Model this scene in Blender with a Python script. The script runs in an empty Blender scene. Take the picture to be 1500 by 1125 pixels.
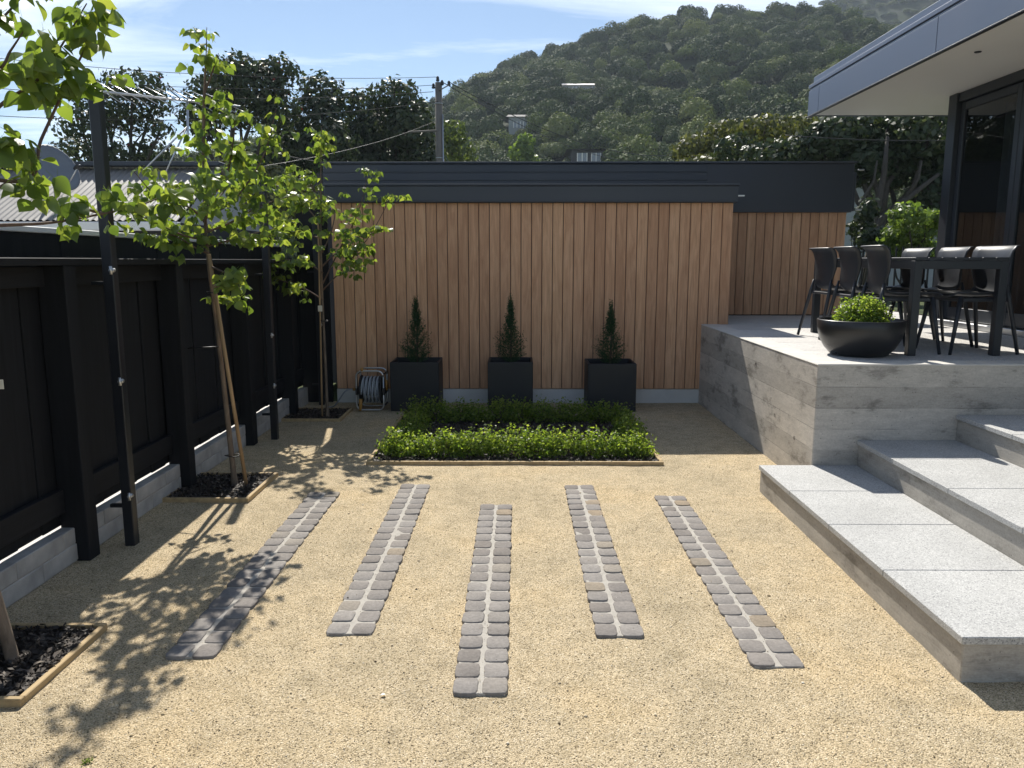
import bpy, math, random
import numpy as np
from mathutils import Vector, Matrix, Euler

scene = bpy.context.scene
C = scene.collection
random.seed(7)
rng = np.random.default_rng(7)
R = math.radians

# ------------------------------------------------------------------ camera
CAM_H = 1.6
PITCH, YAW, FPX = R(9.0992), R(0.4016), 1127.0
cam_d = bpy.data.cameras.new('camera')
cam = bpy.data.objects.new('camera', cam_d)
C.objects.link(cam)
cam.location = (0, 0, CAM_H)
cam.rotation_euler = (R(90) - PITCH, 0, YAW)
cam_d.sensor_width = 36
cam_d.lens = FPX / 1500 * 36
cam_d.clip_start = 0.05
cam_d.clip_end = 3000
scene.camera = cam

# ------------------------------------------------------------------ sun and sky
SUN_TRAVEL = Vector((0.19, -1.0, -1.06)).normalized()
to_sun = -SUN_TRAVEL
sun_el = math.asin(to_sun.z)
sun_rot = math.atan2(to_sun.x, to_sun.y)
sd = bpy.data.lights.new('sun', 'SUN')
sd.energy = 4.4
sd.angle = R(0.53)
sd.color = (1.0, 0.95, 0.86)
sun = bpy.data.objects.new('sun', sd)
C.objects.link(sun)
sun.rotation_euler = SUN_TRAVEL.to_track_quat('-Z', 'Y').to_euler()
sun.location = (-10, 40, 45)

world = bpy.data.worlds.new('World')
scene.world = world
world.use_nodes = True
wn, wl = world.node_tree.nodes, world.node_tree.links
wn.clear()
def N(nodes, t, **kw):
    n = nodes.new(t)
    for k, v in kw.items():
        setattr(n, k, v)
    return n
w_out = N(wn, 'ShaderNodeOutputWorld')
w_bg = N(wn, 'ShaderNodeBackground')
w_bg.inputs['Strength'].default_value = 0.065
sky = N(wn, 'ShaderNodeTexSky', sky_type='NISHITA')
sky.sun_disc = False
sky.sun_elevation = sun_el
sky.sun_rotation = sun_rot
sky.air_density = 1.0
sky.dust_density = 0.05
sky.ozone_density = 2.6
sky.altitude = 300
# thin cirrus: noise on a plane high above
tc = N(wn, 'ShaderNodeTexCoord')
sep = N(wn, 'ShaderNodeSeparateXYZ')
wl.new(tc.outputs['Generated'], sep.inputs[0])
zc = N(wn, 'ShaderNodeMath', operation='MAXIMUM'); wl.new(sep.outputs['Z'], zc.inputs[0]); zc.inputs[1].default_value = 0.02
za = N(wn, 'ShaderNodeMath', operation='ADD'); wl.new(zc.outputs[0], za.inputs[0]); za.inputs[1].default_value = 0.06
dx = N(wn, 'ShaderNodeMath', operation='DIVIDE'); wl.new(sep.outputs['X'], dx.inputs[0]); wl.new(za.outputs[0], dx.inputs[1])
dy = N(wn, 'ShaderNodeMath', operation='DIVIDE'); wl.new(sep.outputs['Y'], dy.inputs[0]); wl.new(za.outputs[0], dy.inputs[1])
cmb = N(wn, 'ShaderNodeCombineXYZ'); wl.new(dx.outputs[0], cmb.inputs[0]); wl.new(dy.outputs[0], cmb.inputs[1])
mp = N(wn, 'ShaderNodeMapping'); wl.new(cmb.outputs[0], mp.inputs['Vector'])
mp.inputs['Rotation'].default_value = (0, 0, R(24)); mp.inputs['Scale'].default_value = (0.42, 1.25, 1); mp.inputs['Location'].default_value = (0.35, 0.9, 0)
n1 = N(wn, 'ShaderNodeTexNoise'); wl.new(mp.outputs[0], n1.inputs['Vector'])
n1.inputs['Scale'].default_value = 1.0; n1.inputs['Detail'].default_value = 9; n1.inputs['Roughness'].default_value = 0.6; n1.inputs['Distortion'].default_value = 0.5
mr = N(wn, 'ShaderNodeMapRange'); wl.new(n1.outputs['Fac'], mr.inputs['Value'])
mr.inputs['From Min'].default_value = 0.47; mr.inputs['From Max'].default_value = 0.74; mr.inputs['To Max'].default_value = 0.85
mixc = N(wn, 'ShaderNodeMix', data_type='RGBA'); wl.new(mr.outputs[0], mixc.inputs['Factor'])
wl.new(sky.outputs[0], mixc.inputs['A']); mixc.inputs['B'].default_value = (14.5, 14.9, 15.4, 1)
wl.new(mixc.outputs['Result'], w_bg.inputs['Color'])
wl.new(w_bg.outputs[0], w_out.inputs[0])

scene.view_settings.view_transform = 'Standard'
scene.view_settings.look = 'None'
scene.view_settings.gamma = 1.0
scene.view_settings.use_curve_mapping = False
scene.view_settings.exposure = 0.78
scene.cycles.max_bounces = 8
scene.cycles.transparent_max_bounces = 8

# ------------------------------------------------------------------ helpers
def ray(u, v):
    x = (u - 750) / FPX; z = -(v - 562.5) / FPX
    c, s = math.cos(PITCH), math.sin(PITCH)
    y2 = c + z * s; z2 = -s + z * c
    c, s = math.cos(YAW), math.sin(YAW)
    return Vector((x * c - y2 * s, x * s + y2 * c, z2))
def at(u, v, Y):
    """point of the place at depth Y that the photograph shows at (u, v)"""
    d = ray(u, v)
    return Vector((0, 0, CAM_H)) + d * (Y / d.y)

def tag(o, label=None, cat=None, group=None, kind=None):
    if label: o['label'] = label
    if cat: o['category'] = cat
    if group: o['group'] = group
    if kind: o['kind'] = kind
    return o
def empty(name, loc, label=None, cat=None, group=None, kind=None):
    o = bpy.data.objects.new(name, None)
    o.empty_display_size = 0.1
    C.objects.link(o)
    o.location = loc
    return tag(o, label, cat, group, kind)

class MB:
    def __init__(s): s.v = []; s.f = []; s.sm = []
    def add(s, vs, fs, smooth=False):
        b = len(s.v)
        s.v += [tuple(p) for p in vs]
        s.f += [tuple(b + i for i in f) for f in fs]
        s.sm += [smooth] * len(fs)
        return s
    def box(s, x0, x1, y0, y1, z0, z1):
        vs = [(x, y, z) for z in (z0, z1) for y in (y0, y1) for x in (x0, x1)]
        return s.add(vs, [(0, 2, 3, 1), (4, 5, 7, 6), (0, 1, 5, 4), (2, 6, 7, 3), (0, 4, 6, 2), (1, 3, 7, 5)])
    def cbox(s, x0, x1, y0, y1, z0, z1, b=0.004):
        """box with chamfered edges"""
        vs = []; idx = {}
        for i in (0, 1):
            for j in (0, 1):
                for k in (0, 1):
                    p = [(x0, x1)[i], (y0, y1)[j], (z0, z1)[k]]
                    d = [(1, -1)[i] * b, (1, -1)[j] * b, (1, -1)[k] * b]
                    for a in range(3):
                        q = [p[m] + (0 if m == a else d[m]) for m in range(3)]
                        idx[(i, j, k, a)] = len(vs); vs.append(q)
        fs = []
        for a in range(3):
            o = [m for m in range(3) if m != a]
            for sgn in (0, 1):
                loop = []
                for c1, c2 in ((0, 0), (1, 0), (1, 1), (0, 1)):
                    key = [0, 0, 0]; key[a] = sgn; key[o[0]] = c1; key[o[1]] = c2
                    loop.append(idx[(*key, a)])
                fs.append(loop)
        for a in range(3):
            o = [m for m in range(3) if m != a]
            for c1 in (0, 1):
                for c2 in (0, 1):
                    k0 = [0, 0, 0]; k0[o[0]] = c1; k0[o[1]] = c2; k1 = list(k0); k1[a] = 1
                    fs.append([idx[(*k0, o[0])], idx[(*k1, o[0])], idx[(*k1, o[1])], idx[(*k0, o[1])]])
        for i in (0, 1):
            for j in (0, 1):
                for k in (0, 1):
                    fs.append([idx[(i, j, k, a)] for a in range(3)])
        # orient outward
        c = Vector(((x0 + x1) / 2, (y0 + y1) / 2, (z0 + z1) / 2))
        out = []
        for f in fs:
            P = [Vector(vs[i]) for i in f]
            n = (P[1] - P[0]).cross(P[2] - P[0])
            m = sum(P, Vector()) / len(P)
            out.append(f if n.dot(m - c) >= 0 else f[::-1])
        return s.add(vs, out)
    def tube(s, pts, rad, n=8, caps=True, smooth=True):
        pts = [Vector(p) for p in pts]
        if not hasattr(rad, '__len__'): rad = [rad] * len(pts)
        vs = []; fs = []
        prev = None
        for i, p in enumerate(pts):
            t = (pts[min(i + 1, len(pts) - 1)] - pts[max(i - 1, 0)])
            if t.length < 1e-9: t = Vector((0, 0, 1))
            t.normalize()
            if prev is None:
                a = Vector((1, 0, 0)) if abs(t.x) < 0.9 else Vector((0, 1, 0))
                u = t.cross(a).normalized()
            else:
                u = (prev - t * prev.dot(t))
                u = u.normalized() if u.length > 1e-6 else t.orthogonal().normalized()
            prev = u
            w = t.cross(u)
            for k in range(n):
                a = 2 * math.pi * k / n
                vs.append(p + (u * math.cos(a) + w * math.sin(a)) * rad[i])
        for i in range(len(pts) - 1):
            for k in range(n):
                fs.append((i * n + k, i * n + (k + 1) % n, (i + 1) * n + (k + 1) % n, (i + 1) * n + k))
        s.add(vs, fs, smooth)
        if caps:
            b = len(s.v) - len(vs)
            s.f.append(tuple(b + k for k in range(n))[::-1]); s.sm.append(False)
            s.f.append(tuple(b + (len(pts) - 1) * n + k for k in range(n))); s.sm.append(False)
        return s
    def lathe(s, prof, c, n=32, smooth=True):
        vs = []; fs = []
        for r, z in prof:
            for k in range(n):
                a = 2 * math.pi * k / n
                vs.append((c[0] + r * math.cos(a), c[1] + r * math.sin(a), c[2] + z))
        for i in range(len(prof) - 1):
            for k in range(n):
                fs.append((i * n + k, i * n + (k + 1) % n, (i + 1) * n + (k + 1) % n, (i + 1) * n + k))
        return s.add(vs, fs, smooth)
    def mesh(s, name):
        me = bpy.data.meshes.new(name)
        me.from_pydata(s.v, [], s.f)
        me.polygons.foreach_set('use_smooth', s.sm)
        me.update()
        return me

def obj(name, me, mat=None, parent=None, world=True):
    if isinstance(me, MB): me = me.mesh(name)
    o = bpy.data.objects.new(name, me)
    if mat is not None and not me.materials: me.materials.append(mat)
    C.objects.link(o)
    if parent is not None:
        o.parent = parent
        if world:
            p = parent; off = Vector()
            while p is not None:
                off += p.location; p = p.parent
            o.location = -off
    return o
def inst(name, me, parent, loc, rot=(0, 0, 0), scale=(1, 1, 1)):
    """another object on shared mesh data, loc given in the place"""
    o = bpy.data.objects.new(name, me)
    C.objects.link(o)
    if parent is not None:
        o.parent = parent
        p = parent; off = Vector()
        while p is not None:
            off += p.location; p = p.parent
        o.location = Vector(loc) - off
    else:
        o.location = loc
    o.rotation_euler = rot; o.scale = scale
    return o

def poly_mesh(name, V):
    """V: (n, k, 3) separate k-gons"""
    n, k, _ = V.shape
    me = bpy.data.meshes.new(name)
    me.vertices.add(n * k); me.loops.add(n * k); me.polygons.add(n)
    me.vertices.foreach_set('co', V.reshape(-1).astype(np.float32))
    me.loops.foreach_set('vertex_index', np.arange(n * k, dtype=np.int32))
    me.polygons.foreach_set('loop_start', np.arange(0, n * k, k, dtype=np.int32))
    me.update(calc_edges=True)
    return me
def unit(a): return a / np.maximum(np.linalg.norm(a, axis=-1, keepdims=True), 1e-9)
def leaf_cards(P, Nn, size, aspect=0.55, droop=None):
    """diamond leaves: P centres, Nn normals, size lengths"""
    n = len(P)
    Nn = unit(Nn)
    t = unit(np.cross(Nn, unit(rng.normal(size=(n, 3)))))
    if droop is not None:
        t = unit(t + droop); t = unit(t - Nn * (t * Nn).sum(1, keepdims=True))
    b = np.cross(Nn, t)
    L = size[:, None]
    V = np.stack([P - t * L * .5, P + b * L * aspect * .5 - t * L * .05 + Nn * L * .06, P + t * L * .5, P - b * L * aspect * .5 - t * L * .05 + Nn * L * .06], axis=1)
    return V

# ------------------------------------------------------------------ materials
def new_mat(name):
    m = bpy.data.materials.new(name); m.use_nodes = True
    nt = m.node_tree
    return m, nt.nodes, nt.links, nt.nodes['Principled BSDF']
def ramp(nodes, stops):
    r = nodes.new('ShaderNodeValToRGB')
    e = r.color_ramp.elements
    while len(e) < len(stops): e.new(0.5)
    for i, (p, c) in enumerate(stops):
        e[i].position = p; e[i].color = (*c, 1)
    return r
def coords(nodes, links, scale=(1, 1, 1), obj_random=False, kind='Object'):
    t = nodes.new('ShaderNodeTexCoord'); m = nodes.new('ShaderNodeMapping')
    m.inputs['Scale'].default_value = scale
    links.new(t.outputs[kind], m.inputs['Vector'])
    if obj_random:
        oi = nodes.new('ShaderNodeObjectInfo'); mu = nodes.new('ShaderNodeMath'); mu.operation = 'MULTIPLY'
        links.new(oi.outputs['Random'], mu.inputs[0]); mu.inputs[1].default_value = 37.0
        links.new(mu.outputs[0], m.inputs['Location'])
    return m
def noise(nodes, links, vec, scale, detail=4, rough=0.55, dist=0.0):
    n = nodes.new('ShaderNodeTexNoise')
    n.inputs['Scale'].default_value = scale; n.inputs['Detail'].default_value = detail
    n.inputs['Roughness'].default_value = rough; n.inputs['Distortion'].default_value = dist
    if vec is not None: links.new(vec.outputs[0], n.inputs['Vector'])
    return n
def mixrgb(nodes, links, fac, a, b, mode='MIX'):
    m = nodes.new('ShaderNodeMix'); m.data_type = 'RGBA'; m.blend_type = mode
    for sock, val in (('Factor', fac), ('A', a), ('B', b)):
        if hasattr(val, 'links') or hasattr(val, 'is_linked'): links.new(val, m.inputs[sock])
        elif isinstance(val, (int, float)): m.inputs[sock].default_value = val
        else: m.inputs[sock].default_value = (*val, 1)
    return m.outputs['Result']
def mrange(nodes, links, val, a, b, c=0.0, d=1.0):
    m = nodes.new('ShaderNodeMapRange')
    links.new(val, m.inputs['Value'])
    m.inputs['From Min'].default_value = a; m.inputs['From Max'].default_value = b
    m.inputs['To Min'].default_value = c; m.inputs['To Max'].default_value = d
    return m.outputs[0]
def math_n(nodes, links, op, a, b=None):
    m = nodes.new('ShaderNodeMath'); m.operation = op
    for i, v in enumerate((a, b)):
        if v is None: continue
        if isinstance(v, (int, float)): m.inputs[i].default_value = v
        else: links.new(v, m.inputs[i])
    return m.outputs[0]
def bump(nodes, links, bsdf, h, strength=0.3, dist=0.01):
    b = nodes.new('ShaderNodeBump'); b.inputs['Strength'].default_value = strength; b.inputs['Distance'].default_value = dist
    links.new(h, b.inputs['Height']); links.new(b.outputs[0], bsdf.inputs['Normal'])
    return b

def plain(name, col, rough=0.5, metal=0.0, var=0.15, scale=6.0, bumps=0.0, spec=0.5, bscale=60):
    m, n, l, b = new_mat(name)
    v = coords(n, l)
    t = noise(n, l, v, scale, 6)
    lo = tuple(c * (1 - var) for c in col); hi = tuple(min(1, c * (1 + var)) for c in col)
    r = ramp(n, [(0.3, lo), (0.7, hi)])
    l.new(t.outputs['Fac'], r.inputs[0]); l.new(r.outputs[0], b.inputs['Base Color'])
    b.inputs['Metallic'].default_value = metal
    l.new(mrange(n, l, t.outputs['Fac'], 0.3, 0.7, max(rough - .08, 0.03), min(rough + .08, 1)), b.inputs['Roughness'])
    b.inputs['Specular IOR Level'].default_value = spec
    if bumps:
        t2 = noise(n, l, v, bscale, 5)
        bump(n, l, b, t2.outputs['Fac'], bumps, 0.004)
    return m

def leaf_mat(name, cols, trans=0.4, rough=0.42, spec=0.4, tcol=None, objvar=False, bias=1.0):
    """leaf: glossy principled mixed with light passing through; each leaf its own tone"""
    m, n, l, b = new_mat(name)
    g = n.new('ShaderNodeNewGeometry')
    src = g.outputs['Random Per Island']
    if objvar:
        oi = n.new('ShaderNodeObjectInfo')
        src = math_n(n, l, 'FRACT', math_n(n, l, 'ADD', math_n(n, l, 'MULTIPLY', src, 0.35), oi.outputs['Random']))
        src = math_n(n, l, 'ADD', math_n(n, l, 'MULTIPLY', g.outputs['Random Per Island'], 0.35), math_n(n, l, 'MULTIPLY', oi.outputs['Random'], 0.65))
    r = ramp(n, [(i / (len(cols) - 1), c) for i, c in enumerate(cols)])
    l.new(src, r.inputs[0])
    l.new(r.outputs[0], b.inputs['Base Color'])
    b.inputs['Roughness'].default_value = rough
    b.inputs['Specular IOR Level'].default_value = spec
    tr = n.new('ShaderNodeBsdfTranslucent')
    if tcol is None: tcol = (1.5, 1.6, 0.7)
    tm = mixrgb(n, l, 1.0, r.outputs[0], tcol, 'MULTIPLY')
    l.new(tm, tr.inputs['Color'])
    mx = n.new('ShaderNodeMixShader'); mx.inputs[0].default_value = trans
    l.new(b.outputs[0], mx.inputs[1]); l.new(tr.outputs[0], mx.inputs[2])
    l.new(mx.outputs[0], n['Material Output'].inputs['Surface'])
    return m

def gravel_mat():
    m, n, l, b = new_mat('crushed limestone')
    v = coords(n, l)
    big = noise(n, l, v, 1.1, 5, 0.6)
    mid = noise(n, l, v, 9, 5, 0.6)
    vo = n.new('ShaderNodeTexVoronoi'); vo.inputs['Scale'].default_value = 250; l.new(v.outputs[0], vo.inputs['Vector'])
    sepc = n.new('ShaderNodeSeparateColor'); l.new(vo.outputs['Color'], sepc.inputs[0])
    stone = ramp(n, [(0.0, (.12, .095, .06)), (0.13, (.36, .29, .19)), (0.3, (.565, .462, .305)), (0.7, (.66, .545, .37)), (0.93, (.75, .63, .45)), (1.0, (.84, .76, .62))])
    l.new(sepc.outputs[0], stone.inputs[0])
    vo2 = n.new('ShaderNodeTexVoronoi'); vo2.inputs['Scale'].default_value = 480; l.new(v.outputs[0], vo2.inputs['Vector'])
    sep2 = n.new('ShaderNodeSeparateColor'); l.new(vo2.outputs['Color'], sep2.inputs[0])
    fine = ramp(n, [(0.0, (.62, .6, .56)), (0.25, (.95, .94, .92)), (1.0, (1.14, 1.12, 1.08))])
    l.new(sep2.outputs[1], fine.inputs[0])
    c1 = mixrgb(n, l, 1.0, stone.outputs[0], fine.outputs[0], 'MULTIPLY')
    patch = ramp(n, [(0.34, (.85, .86, .87)), (0.5, (1, 1, 1)), (0.66, (1.06, 1.02, .95))])
    l.new(big.outputs['Fac'], patch.inputs[0])
    c2 = mixrgb(n, l, 1.0, c1, patch.outputs[0], 'MULTIPLY')
    p2 = ramp(n, [(0.34, (.85, .85, .84)), (0.55, (1.03, 1.03, 1.03))])
    l.new(mid.outputs['Fac'], p2.inputs[0])
    c3 = mixrgb(n, l, 1.0, c2, p2.outputs[0], 'MULTIPLY')
    l.new(c3, b.inputs['Base Color'])
    b.inputs['Roughness'].default_value = 0.95; b.inputs['Specular IOR Level'].default_value = 0.12
    h = math_n(n, l, 'ADD', math_n(n, l, 'MULTIPLY', vo.outputs['Distance'], -0.9), math_n(n, l, 'MULTIPLY', vo2.outputs['Distance'], -0.5))
    bump(n, l, b, h, 0.85, 0.006)
    return m

def concrete_mat(name, col=(.54, .50, .445), board=True, dark=0.52, pitch=0.148):
    """board formed concrete: horizontal board bands, streaks, stains and pin holes"""
    m, n, l, b = new_mat(name)
    tcn = n.new('ShaderNodeTexCoord')
    sp = n.new('ShaderNodeSeparateXYZ'); l.new(tcn.outputs['Object'], sp.inputs[0])
    v = coords(n, l, (2.2, 2.2, 8)); v0 = coords(n, l)
    streak = noise(n, l, v, 2.6, 10, 0.75)
    grain = noise(n, l, coords(n, l, (3, 3, 60)), 4, 4, 0.6)
    blot = noise(n, l, coords(n, l, (1.0, 1.0, 2.4)), 2.3, 12, 0.7, 0.0)
    fine = noise(n, l, v0, 90, 4, 0.6)
    r = ramp(n, [(0.3, tuple(c * .84 for c in col)), (0.55, col), (0.75, tuple(min(1, c * 1.15) for c in col))])
    l.new(streak.outputs['Fac'], r.inputs[0])
    st = ramp(n, [(0.35, (dark, dark * .99, dark * .97)), (0.41, (dark * 1.35, dark * 1.35, dark * 1.35)), (0.455, (.95, .95, .95)), (0.6, (1.05, 1.05, 1.05))])
    l.new(blot.outputs['Fac'], st.inputs[0])
    c = mixrgb(n, l, 1.0, r.outputs[0], st.outputs[0], 'MULTIPLY')
    fr = ramp(n, [(0.3, (.88, .88, .88)), (0.7, (1.08, 1.08, 1.08))]); l.new(fine.outputs['Fac'], fr.inputs[0])
    c = mixrgb(n, l, 1.0, c, fr.outputs[0], 'MULTIPLY')
    gr = ramp(n, [(0.3, (.9, .9, .9)), (0.7, (1.05, 1.05, 1.05))]); l.new(grain.outputs['Fac'], gr.inputs[0])
    c = mixrgb(n, l, 1.0, c, gr.outputs[0], 'MULTIPLY')
    h = math_n(n, l, 'ADD', math_n(n, l, 'MULTIPLY', grain.outputs['Fac'], 0.5), math_n(n, l, 'MULTIPLY', fine.outputs['Fac'], 0.15))
    if board:
        zz = math_n(n, l, 'DIVIDE', sp.outputs['Z'], pitch)
        fl = math_n(n, l, 'FLOOR', zz)
        fz = math_n(n, l, 'FRACT', zz)
        wn_ = n.new('ShaderNodeTexWhiteNoise'); wn_.noise_dimensions = '1D'; l.new(fl, wn_.inputs['W'])
        tone = mrange(n, l, wn_.outputs['Value'], 0, 1, 0.84, 1.1)
        tv = n.new('ShaderNodeCombineXYZ')
        for i in range(3): l.new(tone, tv.inputs[i])
        c = mixrgb(n, l, 1.0, c, tv.outputs[0], 'MULTIPLY')
        e = math_n(n, l, 'LESS_THAN', fz, 0.03)
        brk = mrange(n, l, noise(n, l, v0, 3.5, 3).outputs['Fac'], 0.42, 0.56)
        e2 = math_n(n, l, 'MULTIPLY', e, brk)
        c = mixrgb(n, l, math_n(n, l, 'MULTIPLY', e2, 0.6), c, (.12, .115, .11))
        h = math_n(n, l, 'ADD', h, math_n(n, l, 'MULTIPLY', wn_.outputs['Value'], 0.5))
        h = math_n(n, l, 'SUBTRACT', h, math_n(n, l, 'MULTIPLY', e, 0.6))
    vo = n.new('ShaderNodeTexVoronoi'); vo.inputs['Scale'].default_value = 26; l.new(v0.outputs[0], vo.inputs['Vector'])
    hole = math_n(n, l, 'LESS_THAN', vo.outputs['Distance'], 0.075)
    c = mixrgb(n, l, math_n(n, l, 'MULTIPLY', hole, 0.7), c, (.06, .058, .055))
    l.new(c, b.inputs['Base Color'])
    b.inputs['Roughness'].default_value = 0.85; b.inputs['Specular IOR Level'].default_value = 0.25
    bump(n, l, b, h, 0.5, 0.004)
    return m

def granite_mat(name, base=(.46, .46, .45)):
    m, n, l, b = new_mat(name)
    v = coords(n, l)
    oi = n.new('ShaderNodeObjectInfo')
    vo = n.new('ShaderNodeTexVoronoi'); vo.inputs['Scale'].default_value = 230; l.new(v.outputs[0], vo.inputs['Vector'])
    sp = n.new('ShaderNodeSeparateColor'); l.new(vo.outputs['Color'], sp.inputs[0])
    r = ramp(n, [(0, (.2, .2, .205)), (0.1, (.32, .32, .32)), (0.25, tuple(c * .92 for c in base)), (0.75, base), (1, tuple(min(1, c * 1.3) for c in base))])
    l.new(sp.outputs[0], r.inputs[0])
    big = noise(n, l, v, 3, 5); br = ramp(n, [(0.3, (.9, .9, .9)), (0.7, (1.06, 1.06, 1.06))]); l.new(big.outputs['Fac'], br.inputs[0])
    c = mixrgb(n, l, 1.0, r.outputs[0], br.outputs[0], 'MULTIPLY')
    tn = mrange(n, l, oi.outputs['Random'], 0, 1, .93, 1.06)
    cb = n.new('ShaderNodeCombineXYZ'); [l.new(tn, cb.inputs[i]) for i in range(3)]
    c = mixrgb(n, l, 1.0, c, cb.outputs[0], 'MULTIPLY')
    l.new(c, b.inputs['Base Color']); b.inputs['Roughness'].default_value = 0.7; b.inputs['Specular IOR Level'].default_value = 0.3
    bump(n, l, b, vo.outputs['Distance'], 0.12, 0.002)
    return m

def cedar_mat():
    m, n, l, b = new_mat('oiled cedar')
    v = coords(n, l, (1, 1, 0.05), True)
    v2 = coords(n, l, (1, 1, 0.12), True)
    oi = n.new('ShaderNodeObjectInfo')
    g = noise(n, l, v, 55, 5, 0.6, 0.8)
    g2 = noise(n, l, v2, 14, 4, 0.6, 1.5)
    r = ramp(n, [(0.25, (.52, .285, .165)), (0.5, (.63, .372, .225)), (0.75, (.71, .44, .275))])
    l.new(g2.outputs['Fac'], r.inputs[0])
    fr = ramp(n, [(0.3, (.82, .8, .78)), (0.65, (1.05, 1.05, 1.05))]); l.new(g.outputs['Fac'], fr.inputs[0])
    c = mixrgb(n, l, 1.0, r.outputs[0], fr.outputs[0], 'MULTIPLY')
    tone = ramp(n, [(0, (.88, .85, .83)), (0.35, (.98, .97, .96)), (0.7, (1.02, 1.02, 1.01)), (1, (1.07, 1.09, 1.07))])
    l.new(oi.outputs['Random'], tone.inputs[0])
    c = mixrgb(n, l, 1.0, c, tone.outputs[0], 'MULTIPLY')
    l.new(c, b.inputs['Base Color']); b.inputs['Roughness'].default_value = 0.62; b.inputs['Specular IOR Level'].default_value = 0.3
    bump(n, l, b, g.outputs['Fac'], 0.25, 0.002)
    return m

def paver_mat():
    m, n, l, b = new_mat('tumbled concrete cobble')
    v = coords(n, l, (1, 1, 1), True)
    oi = n.new('ShaderNodeObjectInfo')
    t = noise(n, l, v, 70, 6, 0.7); t2 = noise(n, l, v, 9, 4)
    r = ramp(n, [(0.0, (.185, .165, .148)), (0.12, (.22, .2, .184)), (0.5, (.24, .22, .203)), (0.9, (.265, .245, .228)), (0.965, (.27, .235, .19)), (1, (.30, .23, .155))])
    l.new(oi.outputs['Random'], r.inputs[0])
    f = ramp(n, [(0.3, (.78, .78, .78)), (0.7, (1.15, 1.15, 1.15))]); l.new(t.outputs['Fac'], f.inputs[0])
    c = mixrgb(n, l, 1.0, r.outputs[0], f.outputs[0], 'MULTIPLY')
    f2 = ramp(n, [(0.3, (.88, .88, .88)), (0.7, (1.08, 1.08, 1.08))]); l.new(t2.outputs['Fac'], f2.inputs[0])
    c = mixrgb(n, l, 1.0, c, f2.outputs[0], 'MULTIPLY')
    l.new(c, b.inputs['Base Color']); b.inputs['Roughness'].default_value = 0.9; b.inputs['Specular IOR Level'].default_value = 0.2
    bump(n, l, b, t.outputs['Fac'], 0.4, 0.003)
    return m

def timber_mat(name, col, rough=0.75, axis=1, var=0.3):
    m, n, l, b = new_mat(name)
    sc = [14, 14, 14]; sc[axis] = 0.8
    v = coords(n, l, tuple(sc), True)
    t = noise(n, l, v, 2.0, 6, 0.6, 0.6)
    r = ramp(n, [(0.3, tuple(c * (1 - var) for c in col)), (0.7, tuple(min(1, c * (1 + var)) for c in col))])
    l.new(t.outputs['Fac'], r.inputs[0]); l.new(r.outputs[0], b.inputs['Base Color'])
    b.inputs['Roughness'].default_value = rough; b.inputs['Specular IOR Level'].default_value = 0.3
    bump(n, l, b, t.outputs['Fac'], 0.35, 0.004)
    return m

def mulch_mat():
    m, n, l, b = new_mat('dark bark')
    g = n.new('ShaderNodeNewGeometry')
    r = ramp(n, [(0, (.016, .012, .009)), (0.6, (.04, .03, .024)), (0.9, (.09, .07, .055)), (1, (.2, .16, .12))])
    l.new(g.outputs['Random Per Island'], r.inputs[0]); l.new(r.outputs[0], b.inputs['Base Color'])
    b.inputs['Roughness'].default_value = 0.7
    return m
def pebble_mat():
    m, n, l, b = new_mat('loose stones')
    g = n.new('ShaderNodeNewGeometry')
    r = ramp(n, [(0, (.07, .055, .04)), (0.08, (.17, .135, .09)), (0.22, (.40, .32, .2)), (0.6, (.58, .475, .32)), (0.92, (.68, .57, .41)), (1, (.85, .8, .68))])
    l.new(g.outputs['Random Per Island'], r.inputs[0]); l.new(r.outputs[0], b.inputs['Base Color'])
    b.inputs['Roughness'].default_value = 0.9; b.inputs['Specular IOR Level'].default_value = 0.15
    return m
def bark_mat(name, a, c):
    m, n, l, b = new_mat(name)
    v = coords(n, l, (1, 1, 0.25))
    t = noise(n, l, v, 28, 7, 0.65, 0.5)
    r = ramp(n, [(0.3, a), (0.7, c)]); l.new(t.outputs['Fac'], r.inputs[0]); l.new(r.outputs[0], b.inputs['Base Color'])
    b.inputs['Roughness'].default_value = 0.85
    bump(n, l, b, t.outputs['Fac'], 0.5, 0.004)
    return m
def glass_mat(name, tint=(.35, .38, .4)):
    m, n, l, b = new_mat(name)
    v = coords(n, l)
    t = noise(n, l, v, 1.2, 3)
    b.inputs['Base Color'].default_value = (*tint, 1)
    b.inputs['Transmission Weight'].default_value = 1.0
    l.new(mrange(n, l, t.outputs['Fac'], 0.2, 0.8, 0.0, 0.015), b.inputs['Roughness'])
    b.inputs['IOR'].default_value = 1.5
    return m

M = {}
M['gravel'] = gravel_mat()
M['pebble'] = pebble_mat()
M['paver'] = paver_mat()
M['mortar'] = plain('pale joint sand', (.40, .375, .335), 0.95, var=.12, scale=30, bumps=.5, spec=.15, bscale=200)
M['concrete'] = concrete_mat('board formed concrete')
M['concrete_riser'] = concrete_mat('cast concrete riser', (.44, .41, .365), board=False, dark=.6)
M['coping'] = plain('smooth pale concrete', (.58, .555, .51), 0.8, var=.1, scale=9, bumps=.15, spec=.25)
M['granite'] = granite_mat('flamed granite')
M['deckslab'] = granite_mat('deck paving', (.58, .56, .53))
M['block'] = plain('concrete block', (.40, .385, .365), 0.9, var=.22, scale=7, bumps=.4, spec=.2, bscale=120)
M['cedar'] = cedar_mat()
M['blackmetal'] = plain('black painted steel', (.012, .014, .019), 0.42, var=.1, scale=3, spec=.5)
M['fascia'] = plain('charcoal powder coated fascia', (.042, .05, .066), 0.45, 0.0, var=.07, scale=1.5)
M['navyfascia'] = plain('slate blue powder coated fascia', (.15, .18, .25), 0.4, 0.1, var=.06, scale=1.2)
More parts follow.
